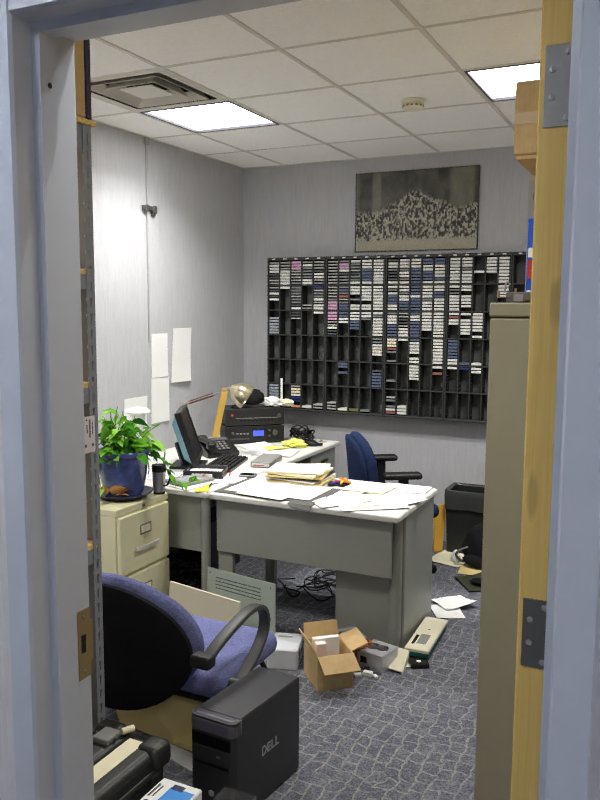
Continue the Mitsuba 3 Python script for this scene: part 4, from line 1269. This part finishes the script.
DW, DD, DH = .178, .405, .362
part(dt, 'case', DT(bx(.002, DW - .002, .030, DD, .006, DH - .002, .004)), 'mat_tower')
part(dt, 'top_cover', DT(bx(.004, DW - .004, .045, DD - .004, DH - .004, DH, .0015)), 'mat_tower_top')
bzm = Manifold.hull(Manifold.batch_boolean([Manifold.cylinder(DH - .012, .022, .022, 20).translate((x_, .022 + .004, .008)) for x_ in (.022, DW - .022)] + [Manifold.cube((DW, .004, DH - .012)).translate((0, .040, .008))], __import__('manifold3d').OpType.Add)).to_mesh()
fb = part(dt, 'front_bezel', DT(trimesh.Trimesh(bzm.vert_properties[:, :3], bzm.tri_verts)), 'mat_tower', 30)
cap = Manifold.hull(Manifold.batch_boolean([Manifold.sphere(.022, 20).scale((1, 1, .8)).translate((x_, .024, DH - .018)) for x_ in (.022, DW - .022)] + [Manifold.cylinder(.03, .022, .022, 20).translate((x_, .024, DH - .052)) for x_ in (.022, DW - .022)] + [Manifold.cube((DW, .004, .05)).translate((0, .044, DH - .052))], __import__('manifold3d').OpType.Add)).to_mesh()
part(dt, 'top_bezel', DT(trimesh.Trimesh(cap.vert_properties[:, :3], cap.tri_verts)), 'mat_bezel_grey', 40)
part(fb, 'drive_door', DT(bx(.012, DW - .012, .0015, .006, DH - .100, DH - .060, .002)), 'mat_gloss_black')
part(fb, 'drive_door', DT(bx(.012, DW - .012, .0015, .006, DH - .150, DH - .106, .002)), 'mat_tower')
part(fb, 'drive_slot', DT(bx(.018, DW - .018, .0005, .006, DH - .166, DH - .158, .001)), 'mat_gloss_black')
part(fb, 'power_button', DT(frame_of(cyl(0, 0, 0, .004, .011, 24), (DW * .5, .004, DH - .262), (1, 0, 0), (0, 0, 1), (0, -1, 0))), 'mat_silver_text', 40)
part(fb, 'eject_button', DT(bx(DW * .62, DW * .70, -.0005, .004, DH - .132, DH - .124, .001)), 'mat_bezel_grey')
txt = meshkit.text_mesh('DELL', .032, .0012, True)
txt.apply_translation([-txt.bounds[0][0], -txt.bounds[0][1], 0])
part(dt, 'lettering', DT(frame_of(txt, (DW - .0025, .165, .172), (0, 1, 0), (0, 0, 1), (1, 0, 0))), 'mat_silver_text', label='silver letters DELL')
part(dt, 'foot', DT(cat([bx(x_, x_ + .03, y_, y_ + .04, 0, .008, .002) for x_ in (.01, DW - .04) for y_ in (.05, DD - .08)])), 'mat_black')

pb = thing('plastic_tray', 'clear plastic tray at the foot of the computer tower', 'tray')
part(pb, 'tray', cat(bx(-1.215, -1.10, 1.80, 1.803, .0, .20, 0), bx(-1.215, -1.212, 1.80, 1.98, .0, .20, 0), bx(-1.215, -1.10, 1.977, 1.98, 0, .20, 0), bx(-1.103, -1.10, 1.80, 1.98, 0, .20, 0)), 'mat_clear')

# sheets and boards under and behind the blue chair
single('manila_carton', slab((-1.985, 2.42, .005), (-1.60, 2.37, .005), (-1.56, 2.42, .18), (-2.08, 2.45, .20), .006), 'mat_manila', 'large manila sheet standing under the blue chair', 'sheet')
single('white_board', slab((-1.78, 2.33, .004), (-1.53, 2.26, .004), (-1.50, 2.34, .006), (-1.74, 2.38, .006), .006), 'mat_paper_grey', 'white card lying under the blue chair beside the tower', 'card')
bp = thing('steel_panel', 'beige steel panel leaning behind the blue chair', 'panel')
part(bp, 'sheet', slab((-2.305, 3.215, .0), (-1.862, 3.165, .0), (-1.862, 3.185, .272), (-2.305, 3.235, .290), .012), 'mat_panel_beige')
gp = thing('computer_cover', 'grey-green computer side panel with slots leaning against the desk', 'panel')
A_, B_, C_, D_ = np.array([-2.155, 3.345, 0]), np.array([-1.715, 3.27, 0]), np.array([-1.735, 3.315, .34]), np.array([-2.175, 3.39, .34])
part(gp, 'sheet', slab(A_, B_, C_, D_, .008), 'mat_panel_green')
un, vn = unit(B_ - A_), unit(D_ - A_)
nn_ = np.cross(un, vn)
nn_ = nn_ if nn_[1] < 0 else -nn_
for i in range(4):
    o_ = A_ + un * .06 + vn * (.245 + i * .018) + nn_ * .0045
    part(gp, 'vent_slot', slab(o_, o_ + un * .30, o_ + un * .30 + vn * .005, o_ + vn * .005, .002), mat('slot_dark', (88, 94, 92), .6) if 'mat_slot_dark' not in scene else 'mat_slot_dark')
for a, b in ((.02, .02), (.42, .02), (.02, .32), (.42, .32), (.42, .17)):
    part(gp, 'screw', frame_of(cyl(0, 0, 0, .002, .005, 12), A_ + un * a + vn * b + nn_ * .004, un, vn, np.cross(un, vn) if np.cross(un, vn)[1] < 0 else -np.cross(un, vn)), 'mat_steel_dark')

# ---------------------------------------------------------------- computer parts on the carpet
pr = thing('disc_drive', 'pale grey drive unit lying on the carpet left of the cardboard box', 'drive')


def PR(m):
    return xf(m, .30, (-1.635, 3.235, 0))


part(pr, 'case', PR(bx(-.075, .070, -.10, .10, .0, .098, .004)), 'mat_printer_white')
part(pr, 'slot', PR(bx(-.045, .025, .045, .062, .0975, .0988, 0)), 'mat_grey_plastic')
part(pr, 'rear_port', PR(cat(bx(.0695, .0712, -.06, -.02, .02, .08, 0), bx(.0695, .0712, .0, .06, .03, .06, 0))), 'mat_steel_dark')
part(pr, 'screw', PR(cat([cyl(x_, y_, .0975, .0995, .004, 10, .0003) for x_ in (-.055, .055) for y_ in (-.085, .085)])), 'mat_steel')
p2 = thing('card_cage', 'dark grey slotted metal cage between the drive and the cardboard box', 'metal part')
part(p2, 'case', xf(bx(-.028, .028, -.085, .085, 0, .095, .003), .30, (-1.523, 3.300, 0)), 'mat_silver_dark')
for i in range(5):
    part(p2, 'slat', xf(bx(-.031, .031, -.090, -.0845, .010 + i * .016, .020 + i * .016, .001), .30, (-1.523, 3.300, 0)), 'mat_silver_box')

cb = thing('cardboard_box', 'open cardboard box full of white pads in front of the desk', 'box')
F_, R_, L_ = np.array([-1.370, 3.020, 0]), np.array([-1.245, 3.135, 0]), np.array([-1.512, 3.165, 0])
B_ = R_ + L_ - F_
bu, bv = unit(R_ - F_), unit(L_ - F_)
bv = unit(bv - bu * np.dot(bu, bv))
BW, BL, BH, TH = float(np.linalg.norm(R_ - F_)), float(np.linalg.norm(L_ - F_)), .160, .005


def CB(m):
    return frame_of(m, F_, bu, bv, (0, 0, 1))


part(cb, 'body', CB(cat(bx(0, BW, 0, TH, 0, BH, .001), bx(0, BW, BL - TH, BL, 0, BH, .001), bx(0, TH, 0, BL, 0, BH, .001), bx(BW - TH, BW, 0, BL, 0, BH, .001), bx(0, BW, 0, BL, 0, TH, 0))), 'mat_card')
part(cb, 'flap', CB(slab((.0, 0.0, BH), (BW, 0.0, BH), (BW + .012, -.065, BH - .055), (.012, -.065, BH - .055), .004)), 'mat_card')
part(cb, 'flap', CB(slab((0, BL, BH), (BW, BL, BH), (BW - .004, BL + .02, BH + .070), (.004, BL + .02, BH + .070), .004)), 'mat_card')
part(cb, 'flap', CB(slab((0, .0, BH), (0, BL, BH), (-.025, BL, BH + .055), (-.02, .03, BH + .05), .004)), 'mat_card')
part(cb, 'flap', CB(slab((BW, .02, BH), (BW, BL, BH), (BW + .085, BL - .02, BH + .035), (BW + .085, .04, BH + .02), .004)), 'mat_card')
part(cb, 'tape', CB(bx(BW * .3, BW * .7, -.0008, .001, .0, .05, 0)), 'mat_tape')
single('notepad', CB(bx(.022, .135, .09, .112, .03, .205, .002)), 'mat_paper', 'white boxed pad standing in the cardboard box, towards its front', 'pad')
single('notepad', CB(bx(.020, .13, .118, .150, .03, .190, .002)), 'mat_paper_grey', 'white pad standing in the cardboard box behind the front one', 'pad')
single('notepad', CB(bx(.012, .06, .050, .085, .03, .196, .002)), mat('pad_pink', (226, 212, 206), .7), 'pinkish white pad at the left side of the cardboard box', 'pad')


def power_supply(label, c, rot, tilt=0.0):
    t = thing('power_supply', label, 'power supply')

    def PS(m):
        return xf(m, rot, c, rx=tilt)
    part(t, 'case', PS(bx(-.070, .070, -.072, .072, 0, .088, .003)), 'mat_silver_box')
    fan = part(t, 'fan_opening', PS(cat(cyl(-.022, 0, .0872, .0886, .032, 32, .0003), cyl(.024, .006, .0872, .0886, .030, 32, .0003))), 'mat_black')
    for cx, cy, r0 in ((-.022, 0, .030), (.024, .006, .028)):
        part(fan, 'fan_hub', PS(cyl(cx, cy, .0880, .0905, .010, 20, .0005)), 'mat_steel_dark', 40)
        for r_ in (r0, r0 * .72, r0 * .45):
            part(fan, 'grille_ring', PS(tube([(cx + r_ * math.cos(a), cy + r_ * math.sin(a), .091) for a in np.linspace(0, 2 * np.pi, 25)], .0013, 6)), 'mat_chrome', 50)
    part(t, 'socket', PS(bx(-.05, -.015, -.0735, -.0715, .03, .06, 0)), 'mat_black')
    part(t, 'rating_label', PS(bx(-.0605, .05, .0716, .0725, .02, .07, 0)), 'mat_paper')
    return t


power_supply('silver power supply with a round fan grille, in front of the desk pedestal', (-1.222, 3.388, 0), -.22)
power_supply('silver power supply tipped behind the cardboard box flap', (-1.410, 3.475, 0), .85)
wr_ = []
for i in range(12):
    c0 = np.array([-1.325 + R2.uniform(-.02, .03), 3.375 + R2.uniform(-.04, .03), .01])
    pts = [c0 + np.array([.05 * math.sin(i + 1.7 * t), .05 * math.cos(i * 1.3 + 1.4 * t), .008 + .07 * abs(math.sin(i * .7 + t))]) for t in np.linspace(0, 3.5, 7)]
    wr_.append(tube(spline(pts, 26), .0032, 6))
single('wire_bundle', cat(wr_), 'mat_wire_brown', 'tangled brown wires between the two power supplies', 'wires', True, kind='stuff')
wr_ = []
for i in range(6):
    c0 = np.array([-1.325 + R2.uniform(-.03, .03), 3.37 + R2.uniform(-.03, .03), .014])
    pts = [c0 + np.array([.06 * math.sin(i * 2 + 1.5 * t), .06 * math.cos(i + 1.2 * t), .01 + .075 * abs(math.sin(i + t))]) for t in np.linspace(0, 3.2, 7)]
    wr_.append(tube(spline(pts, 26), .0032, 6))
single('wire_bundle', cat(wr_), 'mat_wire_orange', 'orange wires among the brown ones behind the cardboard box', 'wires', True, kind='stuff')
DEB = [(-1.225, 3.268, 'paper', .022), (-1.262, 3.235, 'paper_grey', .018), (-1.30, 3.22, 'silver_dark', .02), (-1.185, 3.262, 'paper', .014), (-1.285, 3.285, 'silver_dark', .016), (-1.325, 3.27, 'paper_cream', .015), (-1.245, 3.30, 'black', .02)]
for i, (x_, y_, m, s_z) in enumerate(DEB):
    k_ = single('connector', xf(bx(-s_z, s_z, -s_z * .6, s_z * .6, 0, s_z * .9, .002), i * .8, (x_, y_, 0)), 'mat_' + m, ['white square plug, rightmost in the row before the silver power supply', 'pale grey plug in front of the silver power supply', 'dark metal plug nearest the open cardboard box', 'tiny white plug beside the beige bezel', 'dark metal plug touching the silver power supply', 'cream plug close to the cardboard box side', 'black plug under the front edge of the silver power supply'][i], 'connector', group='loose connector bits on the carpet')
bez = thing('drive_bezel', 'beige plastic bezel lying between the power supply and the white cover', 'plastic part')
part(bez, 'plate', slab((-1.155, 3.355, .012), (-1.085, 3.345, .012), (-1.100, 3.490, .055), (-1.160, 3.500, .055), .006), 'mat_case_cover')
part(bez, 'rim', cat(slab((-1.085, 3.345, .0), (-1.100, 3.490, .0), (-1.100, 3.490, .055), (-1.085, 3.345, .014), .005)), 'mat_case_cover')
cc = thing('case_cover', 'cream flat equipment cover lying beside the end of the desk', 'cover')
cE = unit((.118, .006, 0)); cN = unit((-.02, .425, 0))


def CC(m):
    return frame_of(m, np.array([-1.135, 3.525, 0]), cE, cN, (0, 0, 1))


part(cc, 'shell', CC(bx(0, .120, 0, .425, .034, .052, .003)), 'mat_case_cover')
part(cc, 'label', CC(bx(.040, .088, .07, .19, .0519, .0526, 0)), 'mat_grey_plastic')
part(cc, 'vent', CC(bx(.018, .034, .06, .17, .0519, .0527, 0)), 'mat_black')
part(cc, 'mark', CC(bx(.055, .066, .255, .263, .0519, .0526, 0)), 'mat_black')
part(cc, 'circuit_board', CC(bx(.004, .118, .004, .40, .012, .034, .001)), 'mat_pcb', label='green circuit board under the cover')
cdm = thing('hard_disk', 'black square drive in front of the cream cover', 'drive')
part(cdm, 'plate', xf(bx(-.045, .045, -.04, .04, .004, .020, .002), .5, (-1.045, 3.475, 0)), 'mat_gloss_black')
part(cdm, 'hub', cyl(-1.045, 3.475, .0199, .0215, .012, 20, .0004), 'mat_paper')
single('paper_sheet', sheet(-1.085, 3.455, .001, .06, .05, .3, .001, .002), 'mat_paper', 'small white scrap beside the black drive on the carpet', 'paper')

# ---------------------------------------------------------------- papers, bin, bag near the back wall
single('paper_sheet', sheet(-1.10, 4.18, .001, .16, .20, .5, .0012, .010, 6, .05), 'mat_paper', 'lower white sheet on the carpet right of the desk', 'paper')
single('paper_sheet', sheet(-1.095, 4.30, .016, .17, .20, -.75, .0012, .010, 6, .05), 'mat_paper', 'upper white sheet on the carpet right of the desk', 'paper')
single('folder', sheet(-1.325, 5.12, .002, .24, .30, -.2, .004, .006), 'mat_paper_cream', 'cream folder on the carpet in front of the black bin', 'folder')
single('folder', sheet(-1.11, 4.92, .002, .22, .16, .1, .003, .010), 'mat_manila', 'yellowish folder on the carpet in front of the black bag', 'folder')
single('folder', sheet(-1.03, 4.72, .004, .26, .26, .6, .004, .012, 6, .08), 'mat_dark_green', 'dark green folder on the carpet beside the tan cabinet', 'folder')
single('glove', lump((-1.02, 4.66, .034), (.07, .03, .02), 33, .4, 6), 'mat_black_soft', 'black strap lying on the dark green folder', 'strap', True)
tbn = thing('trash_bin', 'black rectangular waste bin with a grey bag folded over its rim', 'waste bin')


def taper(x0, x1, y0, y1, z0, z1, k_, m_=0.0):
    return hull([(x0 + k_, y0 + k_, z0), (x1 - k_, y0 + k_, z0), (x0 + k_, y1 - k_, z0), (x1 - k_, y1 - k_, z0), (x0, y0, z1), (x1, y0, z1), (x0, y1, z1), (x1, y1, z1)])


o_ = taper(-1.41, -.98, 5.23, 5.485, .0, .44, .015)
i_ = Manifold(mi_ := __import__('manifold3d').Mesh(np.array(o_.vertices, np.float32), np.array(o_.faces, np.uint32)))
inn = taper(-1.40, -.99, 5.24, 5.475, .012, .45, .015)
j_ = Manifold(__import__('manifold3d').Mesh(np.array(inn.vertices, np.float32), np.array(inn.faces, np.uint32)))
part(tbn, 'bin', i_ - j_, 'mat_bin_black')
# bag: folded-over skirt with wavy hem
n_ = 60
V_, F__ = [], []
for lv, (zz, off) in enumerate(((.438, -.012), (.452, -.002), (.450, .007), (.40, .009), (.345, .008))):
    for q in range(n_):
        t_ = q / n_ * 4
        sd_, fr = int(t_), t_ - int(t_)
        x_, y_ = [(-1.41 + .43 * fr, 5.23), (-.98, 5.23 + .255 * fr), (-.98 - .43 * fr, 5.485), (-1.41, 5.485 - .255 * fr)][sd_]
        ox, oy = [(0, -1), (1, 0), (0, 1), (-1, 0)][sd_]
        wv = .006 * (meshkit.noise(np.array([[q * .7, lv * 1.3, 2.0]]))[0])
        o2 = off + (wv if lv > 1 else 0)
        if oy > 0:
            o2 = min(o2, .008)
        V_.append((x_ + ox * o2, y_ + oy * o2, zz - (.030 * meshkit.noise(np.array([[q * .35, 9.0, 1.0]]))[0] if lv == 4 else 0)))
for lv in range(4):
    for q in range(n_):
        q2 = (q + 1) % n_
        F__ += [[lv * n_ + q, lv * n_ + q2, (lv + 1) * n_ + q2], [lv * n_ + q, (lv + 1) * n_ + q2, (lv + 1) * n_ + q]]
part(tbn, 'bin_bag', trimesh.Trimesh(np.array(V_), F__, process=False), 'mat_bag_grey', True, label='grey plastic bag folded over the rim')
bgb = thing('black_bag', 'soft black bag lying on the carpet in front of the bin', 'bag')
part(bgb, 'bag', lump((-1.03, 5.06, .13), (.20, .11, .17), 41, .28, 4), 'mat_black_soft', True)
part(bgb, 'flap', lump((-1.03, 4.975, .06), (.19, .05, .055), 42, .25, 4), 'mat_black_soft', True)
part(bgb, 'strap', tube(spline([(-1.2, 5.02, .05), (-1.245, 4.99, .05), (-1.26, 4.98, .085), (-1.22, 5.0, .12), (-1.16, 5.0, .15)], 24), .009, 8), 'mat_steel_dark', 50)
single('crumpled_paper', lump((-1.285, 5.06, .032), (.032, .026, .05), 44, .45, 8), 'mat_paper', 'white crumpled tissue beside the black bag', 'paper')
ev = single('envelope', slab((-1.475, 5.20, .005), (-1.43, 5.25, .005), (-1.425, 5.30, .33), (-1.49, 5.24, .33), .012), 'mat_envelope', 'orange-yellow envelope standing on edge beside the bin', 'envelope')

# cables under the desks
wr_ = []
for i in range(9):
    c0 = np.array([-1.95 + R2.uniform(-.10, .16), 4.22 + R2.uniform(-.16, .16), .008])
    pts = [c0 + np.array([.12 * math.cos(i + 1.3 * t), .12 * math.sin(i * 1.7 + 1.1 * t), .004 + .03 * abs(math.sin(i + 1.6 * t))]) for t in np.linspace(0, 5, 8)]
    wr_.append(tube(spline(pts, 36), .004, 6))
single('floor_cables', cat(wr_), 'mat_black', 'loose black cables on the carpet under the desk', 'cables', True, kind='stuff')
wr_ = []
for i in range(10):
    c0 = np.array([-2.62 + R2.uniform(-.15, .2), 3.70 + R2.uniform(-.05, .05), .18])
    pts = [c0 + np.array([.14 * math.cos(i + 1.1 * t), .08 * math.sin(i * 1.7 + 1.1 * t), .17 * abs(math.sin(i * 1.3 + .8 * t)) - .15 + .012]) for t in np.linspace(0, 4.5, 8)]
    wr_.append(tube(spline(pts, 36), .007, 6))
single('floor_cables', cat(wr_), 'mat_black', 'bunch of dark cables under the left desk beside the file cabinet', 'cables', True, kind='stuff')
cpu = thing('computer_tower', 'black computer tower in the dark under the left desk', 'computer')
part(cpu, 'case', bx(-2.78, -2.58, 4.02, 4.42, .0, .36, .006), 'mat_tower')
part(cpu, 'front_bezel', rbox(-2.785, -2.575, 3.995, 4.025, .0, .365, .012, 10), 'mat_tower', 40)

# ---------------------------------------------------------------- right side: tan cabinet, shelf, boxes
ca = thing('storage_cabinet', 'tall tan steel cabinet standing beside the open door', 'cabinet')
part(ca, 'body', bx(-.482, .02, 2.20, 2.68, .03, 1.672, .004), 'mat_cab_tan')
part(ca, 'top_cap', bx(-.484, .022, 2.198, 2.682, 1.676, 1.715, .004), 'mat_cab_tan')
part(ca, 'base', bx(-.47, .01, 2.21, 2.67, 0, .031, 0), 'mat_black')
for q, (z0, z1) in enumerate(((1.28, 1.65), (.88, 1.26), (.48, .86), (.06, .46))):
    w_ = part(ca, 'drawer', bx(-.470, .008, 2.68, 2.694, z0, z1, .002), 'mat_cab_tan')
    part(w_, 'handle', bx(-.30, -.16, 2.694, 2.712, z1 - .10, z1 - .08), 'mat_chrome')
sp = thing('scrap_metal', 'heap of small metal brackets on top of the tan cabinet', 'metal parts')
for i in range(8):
    L_ = R2.uniform(.03, .055)
    m_ = cat(bx(-L_, L_, -.014, .014, 0, .003, .0005), bx(-L_, -L_ + .003, -.014, .014, 0, .020, .0005))
    part(sp, 'bracket', xf(m_, R2.uniform(0, 3), (-.425 + R2.uniform(-.010, .05), 2.29 + R2.uniform(-.03, .04), 1.7155 + .0034 * i)), 'mat_steel' if i % 2 else 'mat_bronze')
part(sp, 'plate', xf(bx(-.055, .055, -.05, .05, 0, .030, .003), .2, (-.41, 2.33, 1.7155)), 'mat_silver_dark')
part(sp, 'hook', tube(spline([(-.455, 2.25, 1.745), (-.452, 2.245, 1.76), (-.448, 2.245, 1.772), (-.440, 2.25, 1.765)], 16), .003, 8), 'mat_chrome', 50)
cbx = thing('software_carton', 'blue carton with white and red print standing on the tan cabinet', 'box')
part(cbx, 'carton', bx(-.414, -.20, 2.345, 2.40, 1.7155, 1.955, .002), 'mat_carton_blue')
part(cbx, 'print_patch', bx(-.411, -.387, 2.3440, 2.346, 1.845, 1.872, 0), 'mat_box_white')
part(cbx, 'print_patch', bx(-.411, -.30, 2.3440, 2.346, 1.785, 1.838, 0), 'mat_carton_red')
part(cbx, 'print_patch', bx(-.411, -.31, 2.3440, 2.346, 1.745, 1.752, 0), 'mat_box_white')
part(cbx, 'print_patch', bx(-.4148, -.4135, 2.35, 2.395, 1.845, 1.872, 0), 'mat_box_white')

s2 = thing('shelf_unit', 'light grey slotted steel shelf unit behind the tan cabinet', 'shelf')
QX0, QX1, QY0, QY1, QT = -.490, -.05, 2.76, 3.60, 2.125
for (px_, py_, sx, sy) in ((QX0, QY0, 1, 1), (QX0, QY1, 1, -1), (QX1, QY0, -1, 1), (QX1, QY1, -1, -1)):
    a_ = frame_of(slotted(QT, .038), (px_, py_, 0), (0, sy, 0), (0, 0, 1), (sx, 0, 0))
    b_ = frame_of(slotted(QT, .040), (px_, py_, 0), (sx, 0, 0), (0, 0, 1), (0, sy, 0))
    part(s2, 'post', cat(a_, b_), 'mat_shelf_light')
for zt in (2.120, 1.62, 1.12, .62, .14):
    part(s2, 'beam', bx(QX0 + .003, QX0 + .012, QY0 + .03, QY1 - .03, zt - .05, zt, .001), 'mat_shelf_light')
    part(s2, 'beam', bx(QX1 - .012, QX1 - .003, QY0 + .03, QY1 - .03, zt - .05, zt, .001), 'mat_shelf_light')
    part(s2, 'shelf_board', bx(QX0 + .004, QX1 - .004, QY0 + .004, QY1 - .004, zt, zt + .014, .001), 'mat_chip')
closed_carton('cardboard_box', -.355, .0, 2.45, 2.67, 1.7155, 2.134, 'plain cardboard carton on the tan cabinet, under the taped box')
tx = thing('cardboard_box', 'cardboard box with clear tape high up at right, in front of the ceiling light', 'box')
part(tx, 'carton', bx(-.478, -.02, 2.42, 2.74, 2.147, 2.357, .005), 'mat_card')
part(tx, 'tape', bx(-.4788, -.0192, 2.4192, 2.5, 2.235, 2.268, 0), 'mat_tape')
part(tx, 'bottom_flap', bx(-.472, -.026, 2.425, 2.735, 2.1345, 2.147, .002), 'mat_card')
